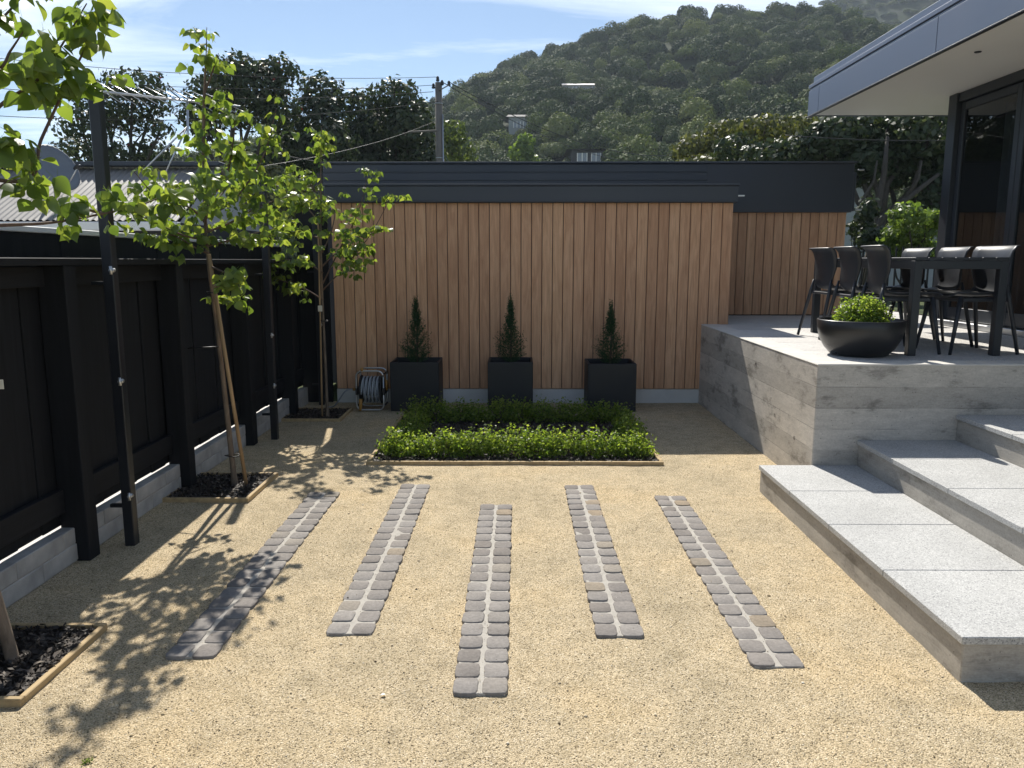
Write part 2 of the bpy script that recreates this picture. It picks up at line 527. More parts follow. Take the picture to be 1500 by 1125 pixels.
M['fencepaint'] = timber_mat('black stained timber', (.0085, .0095, .012), 0.75, axis=2, var=.35)
M['fencepaint_h'] = timber_mat('black stained rail', (.010, .011, .014), 0.7, axis=1, var=.35)
M['whitepaint'] = plain('white painted plinth', (.62, .62, .6), 0.7, var=.06, scale=5, bumps=.1)
M['whitemetal'] = plain('white metal flashing', (.78, .78, .76), 0.45, var=.05, scale=2)
M['zinc'] = plain('weathered corrugated steel', (.225, .215, .205), 0.6, 0.0, var=.16, scale=1.6)
M['pine'] = timber_mat('treated pine edging', (.42, .31, .17), 0.8, axis=1, var=.25)
M['stake'] = timber_mat('pine stake', (.36, .24, .13), 0.8, axis=2, var=.25)
M['bark'] = bark_mat('young pear bark', (.10, .075, .055), (.24, .185, .135))
M['twig'] = bark_mat('pear twig', (.08, .05, .04), (.16, .11, .085))
M['oldbark'] = bark_mat('grey brown bark', (.035, .029, .025), (.10, .085, .07))
M['mulch'] = mulch_mat()
M['soil'] = plain('dark soil', (.022, .017, .013), 0.95, var=.4, scale=40, bumps=.8, spec=.1)
M['grass'] = plain('rough grass ground', (.06, .075, .03), 0.95, var=.4, scale=.7, bumps=.4, spec=.1)
M['pot'] = plain('matt black planter', (.012, .014, .018), 0.55, var=.15, scale=4, bumps=.08)
M['bowl'] = plain('black glazed bowl', (.016, .016, .017), 0.33, var=.2, scale=3, bumps=.05)
M['chair'] = plain('charcoal resin', (.024, .027, .034), 0.42, var=.08, scale=5, bumps=.1, bscale=300)
M['table'] = plain('charcoal aluminium', (.016, .019, .025), 0.42, var=.08, scale=4)
M['soffit'] = plain('off white soffit', (.88, .87, .83), 0.7, var=.03, scale=1)
M['frame'] = plain('dark joinery', (.03, .035, .043), 0.4, var=.06, scale=3)
M['glass'] = glass_mat('tinted glass')
M['interior'] = plain('dim interior wall', (.16, .16, .155), 0.9, var=.05)
M['curtain'] = plain('grey curtain', (.3, .3, .3), 0.95, var=.08, scale=2)
M['steel'] = plain('galvanised steel', (.55, .56, .57), 0.35, 0.9, var=.08)
M['hose'] = plain('grey hose', (.30, .33, .37), 0.45, var=.08)
M['brass'] = plain('ochre plastic', (.42, .22, .05), 0.45, var=.1)
M['blackplastic'] = plain('black plastic', (.02, .02, .022), 0.5, var=.1)
M['dish'] = plain('grey dish', (.17, .19, .215), 0.5, var=.12, scale=5)
M['polewood'] = timber_mat('grey power pole', (.17, .155, .14), 0.9, axis=2, var=.25)
M['wire'] = plain('black cable', (.02, .02, .022), 0.6)
M['tag'] = plain('cream plant tag', (.7, .66, .55), 0.6)
M['housewhite'] = plain('pale weatherboard', (.30, .325, .335), 0.7, var=.08)
M['houseroof'] = plain('sunlit pale roof', (.62, .56, .53), 0.5, var=.08)
M['hillwin'] = plain('distant window', (.25, .29, .34), 0.2, var=.1)
M['darkwall'] = plain('dark house wall', (.05, .05, .055), 0.8, var=.1)
M['pear'] = leaf_mat('pear leaf', [(.075, .13, .035), (.12, .19, .05), (.17, .245, .065), (.235, .29, .09)], 0.55, 0.38, 0.45, (1.7, 1.55, .6))
M['pearobj'] = leaf_mat('pear leaf single', [(.07, .125, .035), (.12, .19, .05), (.17, .245, .065), (.24, .29, .09)], 0.55, 0.38, 0.45, (1.7, 1.55, .6), objvar=True)
M['box'] = leaf_mat('box leaf', [(.085, .145, .03), (.15, .23, .045), (.24, .32, .065), (.32, .38, .12)], 0.6, 0.45, 0.35, (1.5, 1.5, .6))
M['conifer'] = leaf_mat('conifer scale leaf', [(.02, .05, .022), (.03, .075, .03), (.045, .095, .04)], 0.25, 0.55, 0.3)
M['pohut'] = leaf_mat('dark coastal leaf', [(.028, .045, .022), (.04, .06, .03), (.06, .08, .042), (.10, .115, .075)], 0.18, 0.5, 0.3)
M['olive'] = leaf_mat('olive gold leaf', [(.06, .07, .024), (.092, .10, .036), (.13, .135, .052), (.18, .175, .08)], 0.25, 0.55, 0.3)
M['lime'] = leaf_mat('lime leaf', [(.09, .14, .035), (.14, .2, .05), (.2, .26, .08)], 0.4, 0.45, 0.4)
M['pale'] = leaf_mat('pale willow leaf', [(.08, .11, .04), (.12, .155, .055), (.17, .2, .085)], 0.3, 0.5, 0.4)
M['bush'] = leaf_mat('hill bush leaf', [(.026, .042, .019), (.052, .075, .03), (.095, .125, .045), (.17, .19, .08)], 0.04, 0.75, 0.12, objvar=True)
M['bushlight'] = leaf_mat('hill light leaf', [(.06, .09, .03), (.10, .135, .04), (.16, .19, .06), (.22, .23, .1)], 0.1, 0.75, 0.12, objvar=True)
M['scrub'] = leaf_mat('hill scrub leaf', [(.06, .075, .03), (.085, .1, .04), (.12, .125, .06)], 0.2, 0.8, 0.1, objvar=True)
M['red'] = leaf_mat('red blossom', [(.12, .02, .015), (.25, .03, .02)], 0.1, 0.6, 0.3)

# ================================================================== SETTING
# --- broad ground
mb = MB()
mb.add([(-600, -60, -.12), (600, -60, -.12), (600, 900, -.12), (-600, 900, -.12)], [(0, 1, 2, 3)])
tag(obj('ground', mb, M['grass']), 'rough grassy ground beyond the yard', 'ground', kind='structure')

mb = MB(); mb.box(-9, -2.47, 0, 8.9, -.1, .03)  # added pale slab, gives the bright line in the gap under the palings
tag(obj('added_pale_paving', mb, plain('added pale paving', (.6, .58, .54), .8, var=.1)), 'pale paving added beyond the fence to show bright under it', 'path', kind='structure')
# --- gravel yard with faint footprints
def vnoise(x, y, s, seed=0):
    a = np.sin(x * s * 1.7 + seed) * np.cos(y * s * 1.3 + seed * 2.1) + .6 * np.sin(x * s * 3.9 + y * s * 2.7 + seed * .7) + .4 * np.sin(y * s * 6.1 - x * s * 5.3 + seed * 1.3)
    return a / 2
def gh(x, y):
    return .0035 * vnoise(x, y, 2.1, 1) + .0022 * vnoise(x, y, 6.3, 3) + .0012 * vnoise(x, y, 17, 5)
nx, ny = 150, 240
gx_, gy_ = np.meshgrid(np.linspace(-2.5, 5.2, nx), np.linspace(-1.0, 8.72, ny))
gv = np.stack([gx_, gy_, gh(gx_, gy_)], -1).reshape(-1, 3)
gf = [(j * nx + i, j * nx + i + 1, (j + 1) * nx + i + 1, (j + 1) * nx + i) for j in range(ny - 1) for i in range(nx - 1)]
me = bpy.data.meshes.new('gravel'); me.from_pydata(gv.tolist(), [], gf); me.polygons.foreach_set('use_smooth', [True] * len(gf))
tag(obj('gravel_yard', me, M['gravel']), 'pale golden crushed stone surface of the yard', 'gravel', kind='structure')

STRIPS = [(-1.335, 2.90), (-.728, 3.10), (-.139, 2.64), (.443, 3.09), (1.040, 2.84)]
SLEN, SHALF = 2.26, .108
BED = (-1.2, 1.16, 5.92, 7.78)
PITS = [(-2.4, -1.80, 2.56, 3.16), (-2.4, -1.80, 4.95, 5.60), (-2.4, -1.78, 7.58, 8.18)]
# --- loose stones
n = 90000
py = 1.9 + 6.6 * rng.random(n) ** 2.0
px = (rng.random(n) * 2 - 1) * (0.55 + py * .72)
ok = (px > -2.36) & (px < 1.68 + (py > 5.25) * .36)
on_strip = np.zeros(len(px), bool)
for sx, sy in STRIPS: inside = (abs(px - sx) < SHALF + .002) & (py > sy - .005) & (py < sy + SLEN); on_strip |= inside; ok &= ~(inside & (rng.random(len(px)) > .05 + .3 * (abs(px - sx) < .012)))
ok &= ~((px > BED[0]) & (px < BED[1]) & (py > BED[2]) & (py < BED[3]))
for a, b_, c, d in PITS: ok &= ~((px > a) & (px < b_) & (py > c) & (py < d))
px, py, on_strip = px[ok], py[ok], on_strip[ok]; n = len(px)
sz = .0010 + .0024 * rng.random(n) ** 2 + .0045 * (rng.random(n) > .982) * rng.random(n)
pz = np.where(on_strip, .0095 + .0035 * (rng.random(n) > .5), gh(px, py)) + sz * .25
octv = np.array([(1, 0, 0), (0, 1, 0), (-1, 0, 0), (0, -1, 0), (0, 0, .75), (0, 0, -.75)])
octf = np.array([(0, 1, 4), (1, 2, 4), (2, 3, 4), (3, 0, 4), (1, 0, 5), (2, 1, 5), (3, 2, 5), (0, 3, 5)])
ang = rng.random(n) * 6.28
jit = octv[None] * (0.7 + .6 * rng.random((n, 6, 1))) * sz[:, None, None]
ca, sa = np.cos(ang)[:, None], np.sin(ang)[:, None]
V = np.stack([jit[..., 0] * ca - jit[..., 1] * sa + px[:, None], jit[..., 0] * sa + jit[..., 1] * ca + py[:, None], jit[..., 2] + pz[:, None]], -1)
F = (octf[None] + (np.arange(n) * 6)[:, None, None]).reshape(-1)
me = bpy.data.meshes.new('loose_stones')
me.vertices.add(n * 6); me.vertices.foreach_set('co', V.reshape(-1).astype(np.float32))
me.loops.add(len(F)); me.loops.foreach_set('vertex_index', F.astype(np.int32))
me.polygons.add(len(F) // 3); me.polygons.foreach_set('loop_start', np.arange(0, len(F), 3, dtype=np.int32)); me.update(calc_edges=True)
tag(obj('loose_gravel', me, M['pebble']), 'loose golden and brown stone chips scattered over the yard', 'gravel', kind='stuff')

# --- hillside
XS = np.array([-400, -220, -150, -100, -75, -53, -32, -22, -12.6, -5.8, 1.4, 10.5, 14, 17.7, 25, 32, 45, 58, 72, 81, 100, 140, 200, 400.])
ZS = np.array([4, 8, 13, 22, 28, 34, 40, 44, 48.8, 52.7, 56, 58.2, 59.2, 61, 63.5, 66, 68, 69, 69.5, 70, 66, 60, 54, 40.])
def hill1(x, y):
    c = np.interp(x, XS, ZS)
    t = np.clip((y - 48) / (232 - 48), 0, 1)
    s = t ** 1.12
    back = np.clip((y - 232) / 160, 0, 1)
    return c * s * (1 - .75 * back ** 1.5) + 3.0 * np.sin(x * .11 + y * .05) * t * (1 - t) * 2 + 3.0 * np.sin(x * .045 - y * .03 + 1) * t * (1 - t) * 2
def hill2(x, y):
    c = np.interp(x, [-100, 40, 110, 165, 220, 300, 420, 700], [10, 55, 108, 138, 168, 190, 190, 150])
    t = np.clip((y - 210) / (430 - 210), 0, 1)
    return c * t ** .95 * (1 - .5 * np.clip((y - 430) / 200, 0, 1)) + 3 * np.sin(x * .06) * t
def hz(x, y): return np.maximum(hill1(x, y), hill2(x, y)) - .3
nx, ny = 170, 120
hx, hy = np.meshgrid(np.linspace(-420, 480, nx), np.linspace(46, 600, ny))
hv = np.stack([hx, hy, hz(hx, hy)], -1).reshape(-1, 3)
hf = [(j * nx + i, j * nx + i + 1, (j + 1) * nx + i + 1, (j + 1) * nx + i) for j in range(ny - 1) for i in range(nx - 1)]
me = bpy.data.meshes.new('hill'); me.from_pydata(hv.tolist(), [], hf); me.polygons.foreach_set('use_smooth', [True] * len(hf))
tag(obj('hill', me, plain('hill undergrowth', (.022, .032, .013), 0.95, var=.4, scale=.12, spec=.1)), 'steep bush covered hill rising behind the yard', 'hill', kind='structure')

# crown prototypes for the bush on the hill, spread over it as one mass
def crown_mesh(name, n, lobes, size, flat=.7, seed=0, mat=None, stretch=(1, 1, 1)):
    r_ = np.random.default_rng(seed)
    cs = []
    for i in range(lobes):
        a = r_.random() * 6.28; rr = .5 * math.sqrt(r_.random())
        cs.append((rr * math.cos(a), rr * math.sin(a), .25 + .5 * r_.random() * flat, .36 + .26 * r_.random()))
    P = []; Q = []
    per = n // lobes
    for cx_, cy_, cz_, cr in cs:
        d = unit(r_.normal(size=(per, 3))); d[:, 2] = np.abs(d[:, 2]) * 1.0 - .28
        d = unit(d)
        k = cr * (.86 + .2 * r_.random((per, 1)))
        P.append((np.array([cx_, cy_, cz_]) + d * k * np.array([1, 1, .9])) * np.array(stretch)); Q.append(d + .36 * r_.normal(size=(per, 3)))
    P = np.concatenate(P); Q = np.concatenate(Q)
    me = poly_mesh(name, leaf_cards(P, Q, size * (.6 + .8 * r_.random(len(P))), .8))
    me.materials.append(mat)
    return me
proto_col = bpy.data.collections.new('bush_kinds')
KINDS = [(6, .7, (1.1, .95, .95)), (9, 1.0, (.95, 1, 1.1)), (4, .5, (1.25, 1.0, .8)), (12, .9, (1, 1.15, 1.0)), (7, 1.1, (.9, .95, 1.15)), (5, .9, (.85, .9, 1.2)), (10, .4, (1.35, 1.1, .8)), (5, 1.0, (1, .85, 1.05)),
         (4, .4, (1, 1, .8)), (5, .5, (1.1, .9, .7))]
for i, (nl_, fl_, st_) in enumerate(KINDS):
    m_ = M['scrub'] if i >= 8 else (M['bushlight'] if i in (1, 6) else M['bush'])
    me = crown_mesh('bush_kind', 2600 if i < 8 else 1300, nl_, .1, fl_, 40 + i, m_, st_)
    proto_col.objects.link(bpy.data.objects.new('bush_kind', me))
pts = []; scl = []; idx = []
def spread(n, xr, yr, sfun, kinds, cond=None):
    x = xr[0] + (xr[1] - xr[0]) * rng.random(n); y = yr[0] + (yr[1] - yr[0]) * rng.random(n)
    keep = np.abs(x) < 30 + y * .8
    if cond is not None: keep &= cond(x, y)
    x, y = x[keep], y[keep]
    z = hz(x, y)
    s = sfun(len(x), y)
    for a in zip(x, y, z - s * .05): pts.append(a)
    scl.extend(s); idx.extend(rng.choice(kinds, len(x)))
is1 = lambda x, y: hill1(x, y) >= hill2(x, y)
is2 = lambda x, y: hill2(x, y) > hill1(x, y)
clear = lambda x, y: (abs(x - 20) > 5) | (y > 121) | (y < 104)
spread(7500, (-130, 190), (52, 250), lambda n, y: .9 + 2.9 * rng.random(n) ** 2.2 + y * .0025, [0, 2, 3, 4, 5, 7, 0, 2, 3, 4, 5, 7, 1, 6, 1], is1)
spread(900, (-90, 140), (50, 130), lambda n, y: 1.2 + 1.8 * rng.random(n), [0, 2, 5, 4, 6, 1, 6, 1], is1)
spread(3800, (40, 420), (215, 440), lambda n, y: 1.6 + 2.4 * rng.random(n), [8, 8, 9, 9, 2], is2)
HILL_HOUSES = []
def clear_view(u, v0, v1, half, ymax):
    """no bush grows right in front of this house"""
    global pts, scl, idx
    P = np.array(pts); keep = np.ones(len(P), bool)
    d0 = ray(u, v0)
    uu = d0.x / d0.y
    S = np.array(scl)
    front = (np.abs(P[:, 0] / P[:, 1] - uu) < half) & (P[:, 1] < ymax + 4)
    lim = (ray(u, v1).z / d0.y * P[:, 1] + CAM_H - P[:, 2]) / 1.3
    keep &= ~(front & (lim < .45))
    S = np.where(front, np.minimum(S, np.maximum(lim, .45)), S)
    pts = [p for p, k in zip(pts, keep) if k]; scl = [p for p, k in zip(S, keep) if k]; idx = [p for p, k in zip(idx, keep) if k]


# houses on the hill: each with its roof, walls and windows
def hill_house(u, v, Y, w, h, d, label, roof, wallm, wins, over=.5, rise=.8, name='hill_house'):
    b = at(u, v, Y)
    root = empty(name, b, label, 'house')
    mb = MB(); mb.box(b.x - w / 2, b.x + w / 2, b.y, b.y + d, b.z - 6, b.z + h)
    obj('wall', mb, wallm, root)
    x0, x1, y0, y1 = b.x - w / 2 - over, b.x + w / 2 + over, b.y - over, b.y + d + over
    zz = b.z + h + .02
    mb = MB()
    ym = (y0 + y1) / 2
    mb.add([(x0, y0, zz), (x1, y0, zz), (x1, y1, zz), (x0, y1, zz), (x0 + .3, ym, zz + rise), (x1 - .3, ym, zz + rise)],
           [(0, 1, 5, 4), (2, 3, 4, 5), (1, 2, 5), (3, 0, 4), (3, 2, 1, 0)])
    obj('roof', mb, roof, root)
    for (a, c, e, f_) in wins:
        mb = MB(); mb.box(b.x + a, b.x + c, b.y - .08, b.y - .02, b.z + e, b.z + f_)
        wo = obj('window', mb, M['hillwin'], root)
        for t in (a, (a + c) / 2, c):
            mb = MB(); mb.box(b.x + t - .06, b.x + t + .06, b.y - .14, b.y - .085, b.z + e, b.z + f_)
            obj('mullion', mb, M['whitemetal'], wo)
    clear_view(u, v, v - h * .3 * FPX / Y, (w / 2 + .6) / Y, Y)
hill_house(764, 196, 130, 4.2, 2.6, 5, 'pale two storey house half hidden by bush on the lower hill', M['darkwall'], M['housewhite'],
           [(-1.3, -.2, .9, 1.9), (.3, 1.7, .9, 1.9)], .4, .8)
hill_house(862, 238, 96, 4.0, 1.45, 5, 'low house with two pale windows just above the garage roof', M['darkwall'], M['darkwall'],
           [(-1.35, -.2, .1, 1.1), (.35, 1.45, .1, 1.1)], .7, .35)
hill_house(852, 131, 168, 9.6, .8, 6, 'long low house with bright pink white roof high in the bush', M['houseroof'], M['housewhite'],
           [(-1.8, -.5, .1, .6), (2.2, 3.4, .1, .6)], .4, 1.0)

me = bpy.data.meshes.new('hillside_bush'); me.from_pydata([tuple(p) for p in pts], [], [])
for nm, ty, data in (('scl', 'FLOAT', scl), ('kind_index', 'INT', idx), ('spin', 'FLOAT', list(rng.random(len(pts)) * 6.28))):
    a = me.attributes.new(nm, ty, 'POINT'); a.data.foreach_set('value', np.array(data, dtype=np.int32 if ty == 'INT' else np.float32))
bush = obj('hillside_bush', me)
tag(bush, 'dense dark native bush covering the hillside', 'bush', kind='stuff')
ng = bpy.data.node_groups.new('spread_bush', 'GeometryNodeTree')
ng.interface.new_socket('Geometry', in_out='INPUT', socket_type='NodeSocketGeometry')
ng.interface.new_socket('Geometry', in_out='OUTPUT', socket_type='NodeSocketGeometry')
gi, go = ng.nodes.new('NodeGroupInput'), ng.nodes.new('NodeGroupOutput')
iop = ng.nodes.new('GeometryNodeInstanceOnPoints'); iop.inputs['Pick Instance'].default_value = True
ci = ng.nodes.new('GeometryNodeCollectionInfo'); ci.inputs['Collection'].default_value = proto_col
ci.inputs['Separate Children'].default_value = True; ci.inputs['Reset Children'].default_value = True
def nattr(nm, ty):
    a = ng.nodes.new('GeometryNodeInputNamedAttribute'); a.data_type = ty; a.inputs['Name'].default_value = nm
    return a.outputs['Attribute']
cx_ = ng.nodes.new('ShaderNodeCombineXYZ')
ng.links.new(nattr('spin', 'FLOAT'), cx_.inputs['Z'])
ng.links.new(gi.outputs[0], iop.inputs['Points']); ng.links.new(ci.outputs[0], iop.inputs['Instance'])
ng.links.new(nattr('kind_index', 'INT'), iop.inputs['Instance Index'])
ng.links.new(cx_.outputs[0], iop.inputs['Rotation']); ng.links.new(nattr('scl', 'FLOAT'), iop.inputs['Scale'])
ng.links.new(iop.outputs[0], go.inputs[0])
md = bush.modifiers.new('spread', 'NODES'); md.node_group = ng

# ------------------------------------------------------------------ trees behind the yard
DENS = 3.8
def crown_from_lobes(name, lobes, per_area, leaf, mat, parent, seed=1, shell=.8, flip=.5, aspect=.6):
    r_ = np.random.default_rng(seed)
    P = []; Q = []
    for c, rad in lobes:
        rad = np.array(rad); n = int(per_area * DENS * (rad[0] * rad[1] + rad[0] * rad[2] + rad[1] * rad[2]) * 4)
        d = unit(r_.normal(size=(n, 3)))
        bumpy = 1 + .16 * np.sin(d[:, :1] * 9 + c[0] * 3) * np.sin(d[:, 1:2] * 8 + c[1]) + .12 * np.sin(d[:, 2:] * 11 + c[2] * 2)
        k = (shell + (1.05 - shell) * r_.random((n, 1)) ** .6) * bumpy
        P.append(np.array(c) + d * k * rad); Q.append(d + flip * r_.normal(size=(n, 3)))
    P = np.concatenate(P); Q = np.concatenate(Q)
    me = poly_mesh(name, leaf_cards(P, Q, leaf * 1.25 * (.6 + .8 * r_.random(len(P))), aspect))
    return obj(name, me, mat, parent)
def big_tree(name, label, base, trunk_h, lobes, leaf, mat, per_area, group=None, seed=1, tr=.18, limbs=True, fork=None, shell=.8, blossoms=0):
    root = empty(name, base, label, 'tree', group)
    b = Vector(base); r_ = random.Random(seed)
    mb = MB(); f = fork or (b + Vector((0, 0, trunk_h)))
    mb.tube([b + Vector((0, 0, -.3)), b.lerp(f, .35) + Vector((r_.uniform(-.15, .15), 0, 0)), b.lerp(f, .7), f], [tr * 1.25, tr, tr * .85, tr * .7], 10)
    obj('trunk', mb, M['oldbark'], root)
    if limbs:
        for c, rad in lobes:
            c = Vector(c); mid = f.lerp(c, .5) + Vector((r_.uniform(-.3, .3), r_.uniform(-.3, .3), r_.uniform(-.3, .1)))
            mb = MB(); mb.tube([f - Vector((0, 0, .15)), mid, c, c + Vector((0, 0, rad[2] * .6))], [tr * .5, tr * .33, tr * .18, tr * .05], 7)
            for k in range(3):
                e = c + Vector((r_.uniform(-1, 1) * rad[0] * .8, r_.uniform(-1, 1) * rad[1] * .8, r_.uniform(-.2, .8) * rad[2]))
                mb.tube([mid.lerp(c, .4 + .25 * k), mid.lerp(e, .6) + Vector((0, 0, .1)), e], [tr * .2, tr * .12, tr * .04], 5)
            obj('limb', mb, M['oldbark'], root)
    cr = crown_from_lobes('crown', lobes, per_area, leaf, mat, root, seed, shell)
    if blossoms:
        rr = np.random.default_rng(seed + 9); P = []
        for c, rad in lobes:
            d = unit(rr.normal(size=(blossoms, 3))); d[:, 2] = abs(d[:, 2]); P.append(np.array(c) + d * np.array(rad) * 1.02)
        P = np.concatenate(P)
        obj('blossom', poly_mesh('blossom', leaf_cards(P, rr.normal(size=P.shape), np.full(len(P), leaf * .8), .9)), M['red'], root)
    return root
def lobes_px(lst, Y, depth=1.0):
    """(u, v, radius in photo pixels across, up) at depth Y"""
    out = []
    s = Y / FPX
    for i, (u, v, ru, rv) in enumerate(lst):
        p = at(u, v, Y + random.uniform(-1, 1) * depth)
        out.append((tuple(p), (ru * s, (ru + rv) / 2 * s, rv * s)))
    return out
G_T = 'dark coastal trees behind the yard'
bA = at(190, 345, 26); bA.z = 0
big_tree('coastal_tree', 'dark tree with open twiggy crown above the corrugated roof', tuple(bA), 3.2,
         lobes_px([(195, 125, 42, 22), (150, 150, 40, 26), (225, 150, 28, 26), (120, 185, 36, 24), (185, 175, 40, 20), (110, 225, 30, 22), (160, 225, 34, 20), (222, 225, 30, 24), (235, 190, 18, 10), (60, 240, 40, 18)], 26, 1.6),
         .13, M['pohut'], 26, G_T, 3, .16, shell=.55, blossoms=4)
bB = at(355, 345, 27); bB.z = 0
big_tree('coastal_tree', 'tall dark tree with red flecks at its top, behind the young tree', tuple(bB), 3.4,
         lobes_px([(345, 110, 42, 28), (385, 130, 36, 34), (310, 140, 36, 26), (350, 160, 50, 30), (410, 105, 26, 20), (405, 165, 34, 30), (285, 170, 26, 18), (300, 190, 26, 14)], 27, 1.6),
         .14, M['pohut'], 30, G_T, 4, .2, shell=.55, blossoms=5)
bC = at(465, 345, 28); bC.z = 0
big_tree('coastal_tree', 'dark rounded column shaped tree left of the garage roof', tuple(bC), 2.0,
         lobes_px([(470, 140, 32, 30), (465, 180, 42, 36), (440, 210, 40, 34), (480, 220, 40, 34), (455, 250, 44, 30), (425, 255, 44, 24), (385, 250, 40, 26), (415, 225, 30, 26)], 28, 1.5),
         .15, M['pohut'], 34, G_T, 5, .2, shell=.6, blossoms=0)
bD = at(565, 345, 29); bD.z = 0
big_tree('coastal_tree', 'broad dense dark tree just left of the power pole', tuple(bD), 2.0,
         lobes_px([(578, 145, 36, 26), (530, 165, 34, 32), (600, 185, 36, 36), (560, 200, 50, 36), (520, 215, 40, 30), (610, 225, 36, 28), (550, 245, 60, 24), (628, 245, 30, 22)], 29, 1.6),
         .15, M['pohut'], 34, G_T, 6, .22, shell=.6)
bE = at(663, 345, 34); bE.z = 0
big_tree('roadside_tree', 'sunlit bushy tree just right of the power pole', tuple(bE), 1.5,
         lobes_px([(665, 195, 16, 18), (672, 222, 22, 20), (658, 240, 20, 20)], 34, 1.0), .17, M['pale'], 26, None, 7, .12)
bF = at(765, 345, 70); bF.z = 2
big_tree('pale_tree', 'pale yellow green tree standing up below the hill house', tuple(bF), 4,
         lobes_px([(770, 208, 13, 10), (764, 225, 17, 14), (772, 236, 15, 12), (768, 250, 18, 14)], 70, 1.0), .3, M['lime'], 12, None, 8, .15)
# low shrubs behind the shed, filling under the tree crowns
bK = at(370, 345, 22); bK.z = 0
big_tree('flowering_shrub', 'low grey green shrub with rusty tips behind the fence end', tuple(bK), 1.2,
         lobes_px([(340, 255, 34, 22), (395, 262, 36, 20), (430, 290, 40, 30), (370, 300, 50, 34), (290, 290, 40, 30), (450, 300, 30, 30)], 22, .8), .11, M['olive'], 34, None, 9, .08)
# right hand trees behind the garage
G_R = 'large trees behind the garage'
bG = at(1060, 345, 24); bG.z = 0
big_tree('olive_tree', 'broad tree with olive gold foliage above the garage roof', tuple(bG), 2.5,
         lobes_px([(1070, 205, 48, 24), (1020, 222, 34, 20), (1120, 195, 44, 20), (1165, 190, 44, 18), (1040, 250, 50, 20), (1100, 235, 60, 24)], 24, 1.2),
         .13, M['olive'], 46, G_R, 10, .2)
bH = at(1130, 345, 20); bH.z = 0
big_tree('dark_tree', 'dark glossy tree right of the olive gold one, above the garage', tuple(bH), 2.5,
         lobes_px([(1080, 222, 30, 24), (1130, 232, 40, 22), (1180, 225, 44, 26), (1220, 205, 40, 26), (1225, 240, 40, 30), (1170, 250, 50, 24)], 20, .8),
         .12, M['pohut'], 60, G_R, 11, .18)
bI = at(1262, 400, 19); bI.z = 0
forkI = at(1290, 320, 19)
big_tree('spreading_tree', 'huge spreading tree with leaning bare limbs under the eave', tuple(bI), 3.0,
         lobes_px([(1240, 195, 46, 26), (1300, 190, 50, 34), (1360, 195, 50, 36), (1330, 225, 56, 34), (1270, 235, 44, 30), (1390, 240, 44, 40), (1375, 290, 40, 36), (1300, 255, 40, 26), (1430, 200, 60, 50), (1430, 290, 40, 60), (1240, 250, 22, 30)], 19, .9),
         .12, M['pohut'], 62, G_R, 12, .2, fork=forkI)
mbI = bpy.data.objects['spreading_tree']
for pth, r0 in (([(1262, 365), (1290, 320), (1330, 290), (1375, 255)], .16), ([(1268, 350), (1285, 300), (1295, 255), (1300, 200)], .15), ([(1250, 330), (1262, 295), (1280, 265), (1285, 235)], .07), ([(1325, 292), (1345, 262), (1350, 235)], .06)):
    P_ = [at(u, v, 18.2) for u, v in pth]
    mb = MB(); mb.tube(P_, [r0 * .75 * (1 - .22 * i) for i in range(len(P_))], 9); obj('limb', mb, M['oldbark'], mbI)
bJ = at(1335, 400, 14); bJ.z = .3
big_tree('lime_shrub', 'sunlit lime green shrub left of the glass doors', tuple(bJ), .8,
         lobes_px([(1330, 318, 26, 20), (1350, 335, 30, 24), (1315, 345, 24, 18), (1340, 365, 36, 18), (1305, 368, 26, 14), (1372, 322, 14, 12)], 14, .4), .075, M['lime'], 150, None, 13, .05, shell=.35)
bL = at(1262, 400, 15); bL.z = .2
big_tree('dark_shrub', 'small dark leafy shrub at the end of the garage wall', tuple(bL), .8,
         lobes_px([(1270, 310, 16, 18), (1262, 335, 20, 16), (1275, 350, 22, 18)], 15, .3), .08, M['pohut'], 150, None, 14, .05, shell=.4)

# pale houses seen through the gap on the right
for (u0, u1, v0, v1, Y, lab) in ((1236, 1262, 268, 420, 33, 'pale grey house wall glimpsed beside the garage end'), (1296, 1420, 335, 420, 36, 'low pale house beyond the lime green shrub')):
    a, c = at(u0, v0, Y), at(u1, v1, Y)
    root = empty('neighbour_house', (a.x, Y, 0), lab, 'house')
    mb = MB(); mb.box(a.x, c.x, Y, Y + 6, 0, a.z); obj('wall', mb, M['housewhite'], root)
    mb = MB(); mb.box(a.x - .3, c.x + .3, Y - .4, Y + 6.4, a.z + .01, a.z + .25); obj('roof', mb, M['zinc'], root)

# black picket fence on the right
A_, B_ = at(1240, 360, 12.5), at(1400, 360, 12.5)
pf = empty('picket_fence', (A_.x, 12.5, .5), 'black spiked picket fence seen behind the chairs', 'fence')
mb = MB()
for zz in (1.0, 1.62): mb.box(A_.x, B_.x, 12.48, 12.51, zz, zz + .04)
obj('rail', mb, M['blackmetal'], pf)
pm = MB(); pm.cbox(-.012, .012, -.012, .012, 0, 1.25, .003); pm.add([(-.014, -.014, 1.25), (.014, -.014, 1.25), (.014, .014, 1.25), (-.014, .014, 1.25), (0, 0, 1.34)], [(0, 1, 4), (1, 2, 4), (2, 3, 4), (3, 0, 4)])
pme = pm.mesh('picket'); pme.materials.append(M['blackmetal'])
x = A_.x + .05
while x < B_.x:
    inst('picket', pme, pf, (x, 12.47, .5)); x += .105

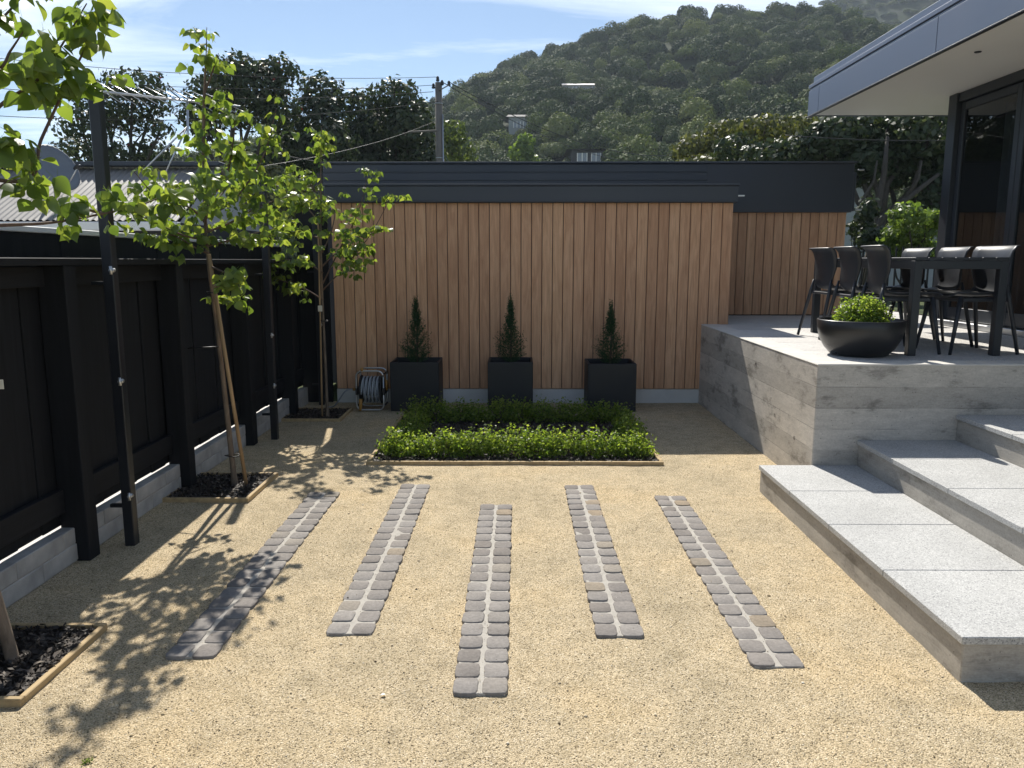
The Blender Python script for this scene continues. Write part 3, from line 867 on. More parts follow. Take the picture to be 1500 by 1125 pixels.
# ------------------------------------------------------------------ power pole and lines
pb = at(644, 236, 26); PT = at(644, 121, 26)
pole = empty('power_pole', (pb.x, 26, 0), 'grey wooden power pole rising behind the garage roof', 'power pole')
mb = MB(); mb.tube([(pb.x, 26, 0), (pb.x, 26, 4), (pb.x, 26, PT.z)], [.15, .13, .11], 12); obj('shaft', mb, M['polewood'], pole)
mb = MB(); mb.tube([(pb.x + .13, 25.9, 0), (pb.x + .13, 25.9, PT.z - 1.0)], .025, 6); obj('conduit', mb, M['steel'], pole)
for dx_, dz in ((-.02, .02), (.12, -.1), (-.16, -.2), (.34, -.12)):
    mb = MB(); mb.lathe([(.01, 0), (.05, .01), (.06, .06), (.035, .08), (.055, .1), (.03, .16), (0.005, .17)], (pb.x + dx_, 25.95, PT.z + dz), 8); obj('insulator', mb, M['blackplastic'], pole)
mb = MB(); mb.tube([(pb.x, 25.9, PT.z - .28), (pb.x + .36, 25.85, PT.z - .1)], .02, 6); mb.tube([(pb.x - 1.0, 25.92, PT.z - 1.55), (pb.x, 25.92, PT.z - 1.5)], .035, 6); obj('bracket', mb, M['polewood'], pole)
for zz in (.5, 1.9, 3.6):
    mb = MB(); mb.tube([(pb.x, 26, zz + 3), (pb.x, 26, zz + 3.03)], .135, 12); obj('band', mb, M['steel'], pole)
def line(p, q, sag, r, label, n=20):
    P_ = [Vector(p).lerp(Vector(q), i / n) - Vector((0, 0, sag * 4 * (i / n) * (1 - i / n))) for i in range(n + 1)]
    mb = MB(); mb.tube(P_, r, 5)
    tag(obj('power_line', mb, M['wire']), label, 'power line', 'overhead power lines')
top = lambda dx_, dz: (pb.x + dx_, 25.9, PT.z + dz)
line(top(0, .15), at(-250, 55, 20), .35, .008, 'highest power line running left from the pole')
line(top(-.16, -.1), at(-250, 80, 20), .4, .008, 'second power line running left from the pole')
line(top(-.16, -.3), at(-250, 105, 20), .4, .009, 'third power line running left from the pole')
line(top(0, -.6), at(-250, 150, 20), .5, .009, 'lowest power line running left from the pole')
line(top(.34, 0), at(1000, 226, 44), .8, .014, 'power line running right from the pole across the hill')
line(top(.12, 0), at(955, 236, 60), .8, .014, 'thin power line running right from the pole towards the house')
line(top(-.1, -1.2), at(375, 245, 14), .15, .006, 'service cable sloping from the pole down to the shed')
line(at(395, 222, 13), at(645, 238, 10.6), .12, .006, 'sagging wire just above the garage roof')
line(at(1150, 198, 16), at(1420, 205, 16), .05, .008, 'pale wire crossing the trees under the eave')

# ------------------------------------------------------------------ neighbour's shed with corrugated roof
EY, EZ, RY, RZ = 9.0, 2.06, 10.4, 2.80
X0, X1 = -9.0, -3.9
shed = empty('neighbour_shed', (-5.5, 9.7, 0), 'shed with grey corrugated iron roof beyond the black fence', 'shed')
nc = int((X1 - X0) / .076 * 8)
xs = np.linspace(X0, X1, nc); hh = .009 * np.sin((xs - X0) / .076 * 2 * math.pi)
vs = []; fs = []
for j in range(3):
    t = j / 2
    for a, h_ in zip(xs, hh): vs.append((a, EY + (RY - EY) * t, EZ + (RZ - EZ) * t + h_))
for j in range(2):
    for i in range(nc - 1): fs.append((j * nc + i, j * nc + i + 1, (j + 1) * nc + i + 1, (j + 1) * nc + i))
mb = MB(); mb.add(vs, fs, True); obj('roof', mb, M['zinc'], shed)
mb = MB(); mb.cbox(X0, X1 + .03, RY - .13, RY + .13, RZ + .015, RZ + .075, .01); obj('ridge_cap', mb, M['fascia'], shed)
mb = MB(); mb.box(X0, X1 - .05, EY + .15, RY + 2.5, 0, EZ - .02); obj('wall', mb, M['darkwall'], shed)
mb = MB(); mb.add([(X1 - .05, EY + .15, EZ - .02), (X1 - .05, RY + 2.5, EZ - .02), (X1 - .05, RY, RZ - .03)], [(0, 1, 2)]); obj('gable', mb, M['whitepaint'], shed)
mb = MB(); mb.cbox(X0, X1 + .02, EY - .11, EY + .02, EZ - .12, EZ - .02, .01); obj('gutter', mb, M['whitemetal'], shed)
mb = MB(); mb.add([(X0, RY + .02, RZ), (X1, RY + .02, RZ), (X1, RY + 2.6, EZ - .3), (X0, RY + 2.6, EZ - .3)], [(0, 1, 2, 3)]); obj('rear_roof', mb, M['zinc'], shed)
# fixings rows
# satellite dish
dp = at(80, 292, 9.6)
dish = empty('satellite_dish', tuple(dp), 'grey satellite dish on the corrugated roof', 'satellite dish')
dc = at(80, 249, 9.5)
mb = MB()
ax = Vector((.75, -.35, .45)).normalized(); u_ = ax.orthogonal().normalized(); u_ = (Vector((0, 0, 1)) - ax * ax.z).normalized(); w_ = ax.cross(u_)
vs = [dc]; fs = []; nr, nk = 6, 28
for i in range(1, nr + 1):
    r_ = i / nr
    for k in range(nk):
        a = 2 * math.pi * k / nk
        vs.append(dc + u_ * math.cos(a) * .31 * r_ + w_ * math.sin(a) * .27 * r_ + ax * .06 * r_ * r_)
for k in range(nk): fs.append((0, 1 + k, 1 + (k + 1) % nk))
for i in range(nr - 1):
    for k in range(nk): fs.append((1 + i * nk + k, 1 + (i + 1) * nk + k, 1 + (i + 1) * nk + (k + 1) % nk, 1 + i * nk + (k + 1) % nk))
b_ = len(vs)
vs += [Vector(v) - ax * .012 for v in vs]
fs += [tuple(b_ + i for i in f[::-1]) for f in fs]
for k in range(nk):
    i0 = 1 + (nr - 1) * nk + k; i1 = 1 + (nr - 1) * nk + (k + 1) % nk
    fs.append((i0, b_ + i0, b_ + i1, i1))
mb.add(vs, fs, True); obj('reflector', mb, M['dish'], dish)
mb = MB(); mb.tube([dp + Vector((.02, 0, -.25)), dp + Vector((.02, 0, .12)), dc - ax * .03], .022, 8); obj('mount', mb, M['steel'], dish)
mb = MB(); e_ = dc + ax * .42 - u_ * .18; mb.tube([dc - u_ * .29, e_], .009, 6); obj('arm', mb, M['steel'], dish)
mb = MB(); mb.tube([e_, e_ - (ax * .1)], [.03, .022], 10); obj('feed_horn', mb, M['blackplastic'], dish)
# TV antenna
m0, m1 = at(275, 253, 10.4), at(275, 150, 10.4)
ant = empty('tv_antenna', tuple(m0), 'tall television antenna with long boom on the shed ridge', 'antenna')
mb = MB(); mb.tube([m0 - Vector((0, 0, .1)), m1 + Vector((0, 0, .05))], .016, 8); obj('mast', mb, M['steel'], ant)
a0, a1 = at(118, 131, 10.0), at(352, 156, 10.6)
mb = MB(); mb.tube([a0, a1], .014, 6); obj('boom', mb, M['steel'], ant)
dirb = (a1 - a0).normalized(); side = Vector((.25, 1, .1)).normalized()
for i in range(12):
    p = a0.lerp(a1, .06 + .08 * i); hl = .16 + .022 * i
    mb = MB(); mb.tube([p - side * hl + Vector((-.1, 0, .12)), p, p + side * hl + Vector((.08, 0, -.12))], .0055, 5); obj('element', mb, M['steel'], ant)
lp = [at(268, 148, 10.4), at(244, 128, 10.4), at(246, 124, 10.4), at(272, 144, 10.4)]
mb = MB(); mb.tube(lp, .008, 6); obj('dipole', mb, M['blackplastic'], ant)
for e in ((208, 252), (243, 252)):
    q = at(*e, 10.1); mb = MB(); mb.tube([at(274, 186, 10.4), q], .011, 6); obj('stay', mb, M['steel'], ant)

# ================================================================== GARAGE
gar = empty('garage', (1.0, 9.5, 0), 'low garage clad in vertical cedar boards with charcoal fascia', 'garage')
GX0, GX1, GY = -2.05, 2.36, 8.64
# cedar boards, one by one
def plank_mesh(w, h, z0):
    m_ = MB(); m_.cbox(-w / 2, w / 2, -.019, 0, z0, z0 + h, .004)
    me = m_.mesh('plank'); me.materials.append(M['cedar']); return me
npk = 38; pw = (GX1 - GX0) / npk
pmesh = plank_mesh(pw - .007, 2.06, .165)
for i in range(npk): inst('plank', pmesh, gar, (GX0 + pw * (i + .5), GY + random.uniform(-.001, .001), 0))
RX1 = 4.19; npr = 16; pw2 = (RX1 - GX1) / npr
pm2 = plank_mesh(pw2 - .007, 1.4, .91)
for i in range(npr): inst('plank', pm2, gar, (GX1 + pw2 * (i + .5), 10.06 + random.uniform(-.001, .001), 0))
mb = MB(); mb.box(GX0 + .005, GX1 - .005, GY + .002, 9.95, .17, 2.3); obj('wall_core', mb, M['darkwall'], gar)
mb = MB(); mb.box(-2.6, RX1 - .01, 10.062, 14.5, 0, 2.7); obj('rear_core', mb, M['darkwall'], gar)
mb = MB(); mb.cbox(GX0 - .005, GX1 + .01, GY - .008, GY + .2, -.05, .16, .004); obj('plinth', mb, M['whitepaint'], gar)
mb = MB(); mb.cbox(GX0 - .05, GX1 + .03, GY - .075, 9.9, 2.225, 2.40, .004); obj('front_fascia', mb, M['fascia'], gar)
mb = MB(); mb.cbox(GX0 - .06, GX1 + .04, GY - .09, 9.92, 2.402, 2.424, .003); obj('front_flashing', mb, M['fascia'], gar)
mb = MB(); mb.cbox(GX0 - .05, GX1 + .03, GY - .082, GY - .06, 2.232, 2.252, .003); obj('drip_edge', mb, M['fascia'], gar)
mb = MB(); mb.cbox(-2.45, RX1 + .03, 9.97, 14.6, 2.205, 2.80, .005); obj('parapet', mb, M['fascia'], gar)
mb = MB(); mb.cbox(-2.47, RX1 + .05, 9.945, 14.62, 2.802, 2.828, .004); obj('parapet_flashing', mb, M['fascia'], gar)
for zz in (2.50, 2.60, 2.70):
    mb = MB(); mb.cbox(-2.44, 2.38, 9.961, 9.968, zz, zz + .088, .003); obj('fascia_board', mb, M['fascia'], gar)
mb = MB(); mb.cbox(RX1 + .032, RX1 + .075, 10.0, 10.06, 2.22, 2.70, .006); obj('downpipe', mb, M['fascia'], gar)
for q in ((GX1 + .032, GY - .05, 2.29), (RX1 + .09, 9.99, 2.72), (RX1 + .09, 9.99, 2.23)):
    mb = MB(); mb.cbox(q[0], q[0] + .075, q[1], q[1] + .03, q[2], q[2] + .016, .002); obj('bracket', mb, M['steel'], gar)

# ================================================================== TERRACE
DZ, WX, WY = .90, 2.06, 5.24
ter = empty('terrace', (WX, WY, 0), kind='structure')
tag(ter, 'raised concrete terrace with board marked retaining wall', 'terrace')
Lp = [(WX + .006, WY), (5.6, WY), (5.6, WY + .2), (WX + .2, WY + .2), (WX + .2, 8.63), (WX, 8.63), (WX, WY + .006)]
mb = MB(); nL = len(Lp)
mb.add([(x, y, -.2) for x, y in Lp] + [(x, y, DZ - .012) for x, y in Lp], [tuple(range(nL))[::-1], tuple(range(nL, 2 * nL))] + [(k, (k + 1) % nL, nL + (k + 1) % nL, nL + k) for k in range(nL)])
obj('retaining_wall', mb, M['concrete'], ter)
mb = MB(); mb.cbox(WX - .003, WX + .203, WY + .2, 8.632, DZ - .011, DZ, .004); obj('coping', mb, M['coping'], ter)
mb = MB(); mb.cbox(WX - .003, 5.6, WY - .004, WY + .198, DZ - .011, DZ + .001, .004); obj('coping', mb, M['coping'], ter)
mb = MB(); mb.box(WX + .21, 5.6, WY + .21, 12.2, .1, DZ - .03); obj('fill', mb, M['soil'], ter)
xs_ = [WX + .206 + .6 * i for i in range(5)]
ys_ = [WY + .206 + .615 * j for j in range(12)]
sm_ = MB(); sm_.cbox(0, .597, 0, .612, -.025, -.002, .002); sme = sm_.mesh('paving_slab'); sme.materials.append(M['deckslab'])
for i, x in enumerate(xs_):
    for j, y in enumerate(ys_):
        if y > 8.0 and x < GX1 - .1 and y < 9.9: 
            if y + .6 > 8.63: continue
        inst('paving_slab', sme, ter, (x, y, DZ))
mb = MB(); mb.box(WX + .206, GX1 - .001, 7.9, 8.62, DZ - .03, DZ - .004); obj('infill_slab', mb, M['deckslab'], ter)
# tie holes in the wall
for (y, z) in ((6.05, .38), (5.6, .30), (6.6, .72), (7.4, .35)):
    mb = MB(); mb.lathe([(.0, -.003), (.012, -.003), (.014, 0.0005)], (0, 0, 0), 12); me_ = mb.mesh('tie_hole'); me_.materials.append(M['soil'])
    inst('tie_hole', me_, ter, (WX - .0012, y, z), (0, R(-90), 0))

# steps: treads of separate granite slabs on concrete risers
stp = empty('steps', (1.69, 2.74, 0), 'wide granite topped concrete steps climbing right to the terrace', 'steps')
SX = [1.69, 2.36, 3.03, 3.70, 4.37]; SZ = [.19, .37, .55, .725]
TH = .032
for k in range(4):
    x0, x1, z1 = SX[k], SX[k + 1], SZ[k]
    zb = -.1
    mb = MB(); mb.cbox(x0 + .014, x1 + .03 if k < 3 else x1 + .5, 2.755, WY - .003, zb, z1 - TH - .001, .004)
    obj('riser', mb, M['concrete_riser'], stp)
    cuts = [2.74, 3.384, 4.009, 4.622, WY - .004] if k % 2 == 0 else [2.74, 3.456, 4.085, 4.72, WY - .004]
    for a, c in zip(cuts[:-1], cuts[1:]):
        mb = MB(); mb.cbox(x0, x1 + .012, a + .0015, c - .0015, z1 - TH, z1, .003)
        obj('tread_slab', mb, M['granite'], stp)

# ================================================================== HOUSE ON THE RIGHT
HX, HYF, SOZ = 4.70, 8.80, 3.385
FX, FY = 3.60, 9.95
hou = empty('house', (HX, HYF, DZ), 'modern house corner with slate blue fascia, pale soffit and dark glazing', 'house')
mb = MB(); mb.cbox(FX, 9.0, 1.2, FY, SOZ + .02, SOZ + .30, .004); obj('roof_edge', mb, M['navyfascia'], hou)
mb = MB(); mb.cbox(FX + .02, 9.0, 1.2, FY - .02, SOZ - .012, SOZ + .018, .003); obj('soffit', mb, M['soffit'], hou)
for y0_, y1_ in ((1.2, 4.4), (4.405, 7.0), (7.005, 9.62), (9.625, FY + .006)):
    mb = MB(); mb.cbox(FX - .012, FX - .001, y0_, y1_ - .004, SOZ - .02, SOZ + .272, .002); obj('fascia_panel', mb, M['navyfascia'], hou)
mb = MB(); mb.cbox(FX - .006, 9, FY + .001, FY + .012, SOZ - .02, SOZ + .272, .002); obj('fascia_panel', mb, M['navyfascia'], hou)
mb = MB(); mb.cbox(FX - .014, 9.0, 1.2, FY + .014, SOZ + .304, SOZ + .345, .003); obj('fascia_band', mb, M['navyfascia'], hou)
mb = MB(); mb.cbox(FX + .028, 9.0, 1.2, FY - .03, SOZ + .35, SOZ + .43, .003); obj('roof_cap', mb, M['navyfascia'], hou)
mb = MB(); mb.cbox(FX - .016, FX + .024, 1.2, FY + .016, SOZ - .038, SOZ - .022, .003); obj('drip_trim', mb, M['blackmetal'], hou)
for (x, y) in ((3.95, 7.0),):
    mb = MB(); mb.lathe([(.0, -.02), (.026, -.02), (.03, -.014)], (x, y, SOZ), 16); obj('downlight', mb, M['blackplastic'], hou)
# dark joinery along the terrace
mb = MB(); mb.cbox(HX, HX + .16, HYF - .16, HYF, DZ, SOZ - .015, .004); obj('corner_post', mb, M['frame'], hou)
mb = MB(); mb.cbox(HX + .02, HX + .14, 1.3, HYF - .162, SOZ - .11, SOZ - .016, .004); obj('head', mb, M['frame'], hou)
mb = MB(); mb.cbox(HX - .03, HX + .14, 1.3, HYF - .162, DZ + .002, DZ + .06, .004); obj('sill', mb, M['steel'], hou)
yy = HYF - .165
for w_d in (1.02, 1.02, 1.02, 1.02, 1.02):
    y1_, y0_ = yy, yy - w_d
    d_ = empty('door', (HX + .07, y0_, DZ)); d_.parent = hou; d_.location = Vector((HX + .07, y0_, DZ)) - hou.location
    mb = MB()
    x0, x1 = HX + .05, HX + .095
    mb.cbox(x0, x1, y0_ + .002, y0_ + .075, DZ + .07, SOZ - .12, .004); mb.cbox(x0, x1, y1_ - .075, y1_ - .002, DZ + .07, SOZ - .12, .004)
    mb.cbox(x0 + .001, x1 - .001, y0_ + .076, y1_ - .076, DZ + .07, DZ + .2, .004); mb.cbox(x0 + .001, x1 - .001, y0_ + .076, y1_ - .076, SOZ - .2, SOZ - .12, .004)
    obj('frame', mb, M['frame'], d_)
    mb = MB(); mb.box(x0 + .018, x0 + .026, y0_ + .07, y1_ - .07, DZ + .195, SOZ - .195); obj('pane', mb, M['glass'], d_)
    yy = y0_ - .006
# end wall and room behind the glass
mb = MB(); mb.cbox(HX + .161, 9.0, HYF - .12, HYF - .002, DZ - .3, SOZ - .013, .003); obj('end_wall', mb, M['frame'], hou)
mb = MB(); mb.box(7.6, 7.7, 1.3, HYF - .121, DZ - .05, SOZ - .014); obj('room_wall', mb, M['interior'], hou)
mb = MB(); mb.box(HX + .141, 7.6, 1.3, HYF - .121, DZ - .04, DZ + .004); obj('room_floor', mb, M['interior'], hou)
cv = []; 
ny_ = 80; yc = np.linspace(7.3, 8.2, ny_)
for z in (DZ + .05, SOZ - .2):
    for y in yc: cv.append((HX + .3 + .03 * math.sin(y * 55), y, z))
mb = MB(); mb.add(cv, [(i, i + 1, ny_ + i + 1, ny_ + i) for i in range(ny_ - 1)], True); obj('curtain', mb, M['curtain'], hou)

# ================================================================== FENCE ON THE LEFT
fen = empty('timber_fence', (-2.48, 5.0, 0), 'black stained timber fence with square posts along the left side', 'fence')
FXF = -2.455      # face of the palings
pal = MB(); pal.cbox(-.02, 0, 0, .196, .191, 1.56, .003); pal_me = pal.mesh('paling'); pal_me.materials.append(M['fencepaint'])
y = 1.0; i = 0
while y < 8.65:
    inst('paling', pal_me, fen, (FXF - .008 * (i % 2) + random.uniform(-.002, .002), y, 0)); y += .2; i += 1
POSTS = [1.36, 2.68, 3.94, 5.24, 6.56, 7.86]
for y in POSTS:
    mb = MB(); mb.cbox(FXF + .004, FXF + .148, y, y + .105, -.1, 1.575, .004); obj('post', mb, M['fencepaint'], fen)
for a, c in zip([.9] + [p + .106 for p in POSTS], POSTS + [8.6]):
    if c - a < .05: continue
    mb = MB(); mb.cbox(FXF + .002, FXF + .04, a, c - .001, .27, .40, .003); obj('bottom_rail', mb, M['fencepaint_h'], fen)
    mb = MB(); mb.cbox(FXF + .002, FXF + .045, a, c - .001, 1.47, 1.572, .003); obj('top_rail', mb, M['fencepaint_h'], fen)
mb = MB(); mb.cbox(FXF - .07, FXF + .155, .9, 4.36, 1.578, 1.615, .004); obj('cap_rail', mb, M['fencepaint_h'], fen)
mb = MB(); mb.cbox(FXF - .07, FXF + .155, 4.364, 8.62, 1.578, 1.613, .004); obj('cap_rail', mb, M['fencepaint_h'], fen)
mb = MB(); mb.cbox(-2.452, GX0 - .06, 8.66, 8.70, 0, 2.22, .004); obj('end_panel', mb, M['fencepaint'], fen)
# dark wall on the neighbour's side, white capping
nw = empty('boundary_wall', (-2.7, 5.0, 0), 'dark upper wall behind the fence with white metal capping', 'wall')
yw = .9
bm_ = MB(); bm_.cbox(-.05, 0, .001, .598, .6, 1.75, .003); bme = bm_.mesh('panel'); bme.materials.append(M['fencepaint'])
for k in range(13): inst('panel', bme, nw, (-2.64 - .003 * (k % 2), yw + .6 * k, 0))
mb = MB(); mb.cbox(-2.76, -2.63, .9, 8.7, 1.752, 1.785, .004); obj('capping', mb, M['whitemetal'], nw)
# concrete block kerb under the fence
kerb = empty('block_kerb', (-2.42, 5, 0), 'low grey concrete block kerb along the foot of the fence', 'kerb')
bl = [MB(), MB()]
bl[0].cbox(-.075, 0, .002, .388, 0, .092, .004); bl[1].cbox(-.075, 0, .002, .388, 0, .086, .004)
blm = [b_.mesh('block') for b_ in bl]
for b_ in blm: b_.materials.append(M['block'])
for row in (0, 1):
    y = .9 - .195 * row; 
    while y < 8.3:
        inst('block', blm[row], kerb, (-2.375 + random.uniform(-.003, .003), y, [.004, .1][row] + random.uniform(-.001, .002))); y += .392
mb = MB(); mb.box(-2.452, -2.379, .9, 8.6, -.05, .182); obj('mortar', mb, M['mortar'], kerb)

# slim steel trellis posts with wire strainers
def trellis_post(y, h, label, zs):
    root = empty('trellis_post', (-2.2, y, 0), label, 'post', 'slim black posts in front of the fence')
    mb = MB(); mb.cbox(-2.229, -2.171, y - .029, y + .029, -.2, h, .004); obj('post', mb, M['blackmetal'], root)
    for z in zs:
        mb = MB(); mb.tube([(-2.165, y - .03, z), (-2.165, y - .062, z)], [.012, .012], 10); mb.tube([(-2.165, y - .061, z + .022), (-2.165, y - .061, z - .022)], [.008, .008], 8)
        obj('wire_strainer', mb, M['steel'], root)
    for z in (1.47, .22):
        mb = MB(); mb.cbox(FXF + .15, -2.23, y - .012, y + .012, z, z + .02, .002); obj('fixing_bar', mb, M['blackmetal'], root)
    return root
trellis_post(4.185, 2.46, 'nearest and tallest looking slim black post before the fence', (1.55, .95, .3))
trellis_post(6.81, 2.40, 'middle slim black post between the two staked young trees', (.95, .5))
trellis_post(8.52, 2.05, 'farthest slim black post beside the corner of the cedar wall', (.9,))

# ================================================================== YOUNG PEAR TREES
def leaf_mesh(name, curl, fold, wid):
    prof = [(0, .05), (.05, .42), (.13, .74), (.25, .96), (.38, 1.0), (.52, .92), (.66, .73), (.79, .47), (.9, .2), (1.0, .015)]
    vs = []; fs = []
    for t, w in prof:
        yy_ = t * (1 - .12 * abs(curl)); zz_ = -curl * t * t; hw = w * wid * .5; sk = .1 * fold * math.sin(3.1 * t)
        vs += [(-hw + sk, yy_, zz_ + fold * w * .5 + .015 * math.sin(9 * t)), (sk, yy_, zz_), (hw + sk, yy_, zz_ + fold * w * .5 - .015 * math.sin(8 * t))]
    for i in range(len(prof) - 1):
        a = i * 3
        fs += [(a, a + 1, a + 4, a + 3), (a + 1, a + 2, a + 5, a + 4)]
    k = len(vs)
    vs += [(-.012, -.45, .1), (.012, -.45, .1), (.012, .02, 0), (-.012, .02, 0)]
    fs.append((k, k + 1, k + 2, k + 3))
    m_ = MB(); m_.add(vs, fs, True)
    me = m_.mesh(name); me.materials.append(M['pearobj']); return me
LEAVES = [leaf_mesh('leaf', .35, .22, .86), leaf_mesh('leaf', .15, .35, .8), leaf_mesh('leaf', .6, .12, .92), leaf_mesh('leaf', .25, -.1, .84)]
LEAF_DATA = []
for me in LEAVES:
    LEAF_DATA.append((np.array([v.co[:] for v in me.vertices]), [list(p.vertices) for p in me.polygons]))

def smooth_path(P, n=6):
    P = [Vector(p) for p in P]; out = []
    for i in range(len(P) - 1):
        p0, p1, p2, p3 = P[max(i - 1, 0)], P[i], P[i + 1], P[min(i + 2, len(P) - 1)]
        for k in range(n):
            t = k / n
            out.append(.5 * ((2 * p1) + (p2 - p0) * t + (2 * p0 - 5 * p1 + 4 * p2 - p3) * t * t + (3 * p1 - p0 - 3 * p2 + p3) * t ** 3))
    out.append(P[-1]); return out
def pear_tree(label, base, trunk, branches, nleaf, leaf_len, tr, seed, max_parts=300, spread_=.07):
    r_ = random.Random(seed)
    root = empty('pear_tree', base, label, 'tree', 'young pear trees along the fence')
    tp = smooth_path(trunk)
    mb = MB(); mb.tube(tp, [tr * (1.35 if i < 2 else 1) * (1 - .86 * i / (len(tp) - 1)) for i in range(len(tp))], 9); obj('trunk', mb, M['bark'], root)
    leaves = []
    tot = 0
    segs = []
    for path, w, start in branches:
        bp = smooth_path(path)
        mb = MB(); r0 = .0085
        mb.tube(bp, [r0 * (1 - .75 * i / (len(bp) - 1)) for i in range(len(bp))], 6); obj('branch', mb, M['twig'], root)
        segs.append((bp, w, start))
    W = sum(s[1] for s in segs)
    for bp, w, start in segs:
        cnt = int(nleaf * w / W)
        k = 0
        while k < cnt:
            # spur with a cluster of leaves
            t = start + (1 - start) * r_.random()
            f = t * (len(bp) - 1); i = min(int(f), len(bp) - 2); p = bp[i].lerp(bp[i + 1], f - i)
            tip = p + Vector((r_.gauss(0, 1), r_.gauss(0, 1), r_.gauss(.15, .8))) * spread_
            nl = r_.randint(3, 7)
            a0_ = r_.random() * 6.28
            for q in range(nl):
                az = a0_ + q * 2.4 + r_.uniform(-.4, .4)
                pitch = r_.uniform(-1.35, .05)      # hanging
                L = leaf_len * r_.uniform(.6, 1.15)
                e = Euler((pitch, r_.uniform(-.9, .9), az), 'XYZ')
                off = Matrix.Rotation(az, 3, 'Z') @ Vector((0, .03, -.005)) * r_.uniform(.4, 1.4)
                leaves.append((tip + off, e, L))
            k += nl
    r_.shuffle(leaves)
    # nearest ones to the camera are single parts, the rest one mass
    leaves.sort(key=lambda a: (a[0] - Vector((0, 0, CAM_H))).length + r_.uniform(0, .35))
    for p, e, L in leaves[:max_parts]:
        o = inst('leaf', LEAVES[r_.randrange(4)], root, p, e, (L, L, L))
    rest = leaves[max_parts:]
    if rest:
        vs = []; fs = []
        for p, e, L in rest:
            d, fc = LEAF_DATA[r_.randrange(4)]
            m3 = np.array(e.to_matrix()) * L
            q = d @ m3.T + np.array(p)
            b_ = len(vs); vs += q.tolist(); fs += [[b_ + i for i in f] for f in fc]
        me = bpy.data.meshes.new('foliage'); me.from_pydata(vs, [], fs); me.polygons.foreach_set('use_smooth', [True] * len(fs))
        o = obj('foliage', me, M['pear'], root); o['kind'] = 'stuff'
    return root
def bpx(lst): return [at(u, v, Y) for u, v, Y in lst]
# tree by the staked pit in the middle of the fence
T1 = bpx([(345, 716, 5.33), (333, 610, 5.33), (318, 480, 5.33), (304, 370, 5.33), (298, 250, 5.3), (298, 150, 5.25), (303, 62, 5.2)])
T1[0].z = -.05
pear_tree('young pear tree with two stakes in the pit at mid fence', tuple(at(345, 712, 5.33)), T1, [
    (bpx([(303, 330, 5.33), (280, 305, 5.2), (235, 292, 5.05), (195, 250, 4.95)]), 1.2, .35),
    (bpx([(304, 352, 5.33), (270, 345, 5.2), (225, 325, 5.1), (180, 305, 5.0)]), 1.1, .35),
    (bpx([(306, 372, 5.33), (285, 362, 5.25), (255, 345, 5.2), (230, 345, 5.15)]), .6, .4),
    (bpx([(300, 300, 5.3), (330, 260, 5.35), (342, 205, 5.35), (345, 155, 5.35)]), 1.2, .3),
    (bpx([(301, 320, 5.3), (345, 290, 5.4), (385, 230, 5.45), (405, 158, 5.5)]), 1.6, .3),
    (bpx([(303, 340, 5.3), (340, 325, 5.35), (385, 300, 5.45), (435, 285, 5.55)]), 1.5, .2),
    (bpx([(305, 360, 5.3), (345, 350, 5.4), (380, 340, 5.5), (425, 330, 5.6)]), 1.2, .2),
    (bpx([(308, 390, 5.3), (330, 400, 5.2), (345, 408, 5.15), (352, 425, 5.1)]), .8, .4),
    (bpx([(310, 415, 5.33), (330, 425, 5.4), (345, 420, 5.5)]), .35, .5),
    (bpx([(300, 330, 5.3), (305, 300, 5.0), (300, 280, 4.75), (310, 270, 4.6)]), .9, .3),
    (bpx([(301, 310, 5.3), (320, 290, 5.6), (345, 262, 5.85), (370, 262, 6.0)]), .9, .3),
    (bpx([(298, 230, 5.3), (300, 150, 5.25), (303, 40, 5.2)]), 1.9, .05),
    (bpx([(303, 360, 5.3), (300, 290, 5.3), (298, 230, 5.3)]), .8, .05),
    (bpx([(300, 135, 5.25), (313, 100, 5.25), (320, 78, 5.25)]), .08, .6),
], 1300, .066, .021, 11)
# far tree at the end of the fence
T2 = bpx([(480, 614, 7.75), (476, 520, 7.75), (472, 430, 7.75), (470, 340, 7.75), (470, 250, 7.75), (471, 190, 7.75)])
T2[0].z = -.05
pear_tree('farthest young pear tree, against the corner of the cedar wall', tuple(at(480, 612, 7.75)), T2, [
    (bpx([(473, 415, 7.75), (500, 360, 7.7), (525, 310, 7.65), (541, 245, 7.6)]), 1.1, .35),
    (bpx([(473, 425, 7.75), (510, 385, 7.7), (545, 340, 7.6), (574, 285, 7.55)]), 1.5, .3),
    (bpx([(472, 390, 7.75), (495, 370, 7.6), (520, 365, 7.4), (525, 385, 7.3)]), .6, .3),
    (bpx([(471, 330, 7.75), (445, 300, 7.8), (420, 285, 7.85), (402, 268, 7.9)]), 1.1, .25),
    (bpx([(472, 350, 7.75), (440, 340, 7.8), (415, 330, 7.9), (398, 315, 7.9)]), 1.1, .25),
    (bpx([(473, 400, 7.75), (450, 385, 7.6), (425, 380, 7.5), (400, 385, 7.4)]), .8, .3),
    (bpx([(474, 440, 7.75), (450, 425, 7.7), (425, 415, 7.7), (402, 408, 7.6)]), .7, .35),
    (bpx([(471, 300, 7.75), (455, 270, 7.75), (440, 262, 7.7), (430, 240, 7.7)]), .5, .3),
    (bpx([(471, 330, 7.75), (470, 250, 7.75), (471, 185, 7.75)]), 1.4, .0),
    (bpx([(472, 370, 7.75), (485, 340, 7.9), (490, 310, 8.0), (480, 290, 8.1)]), .6, .2),
], 1150, .068, .016, 12)
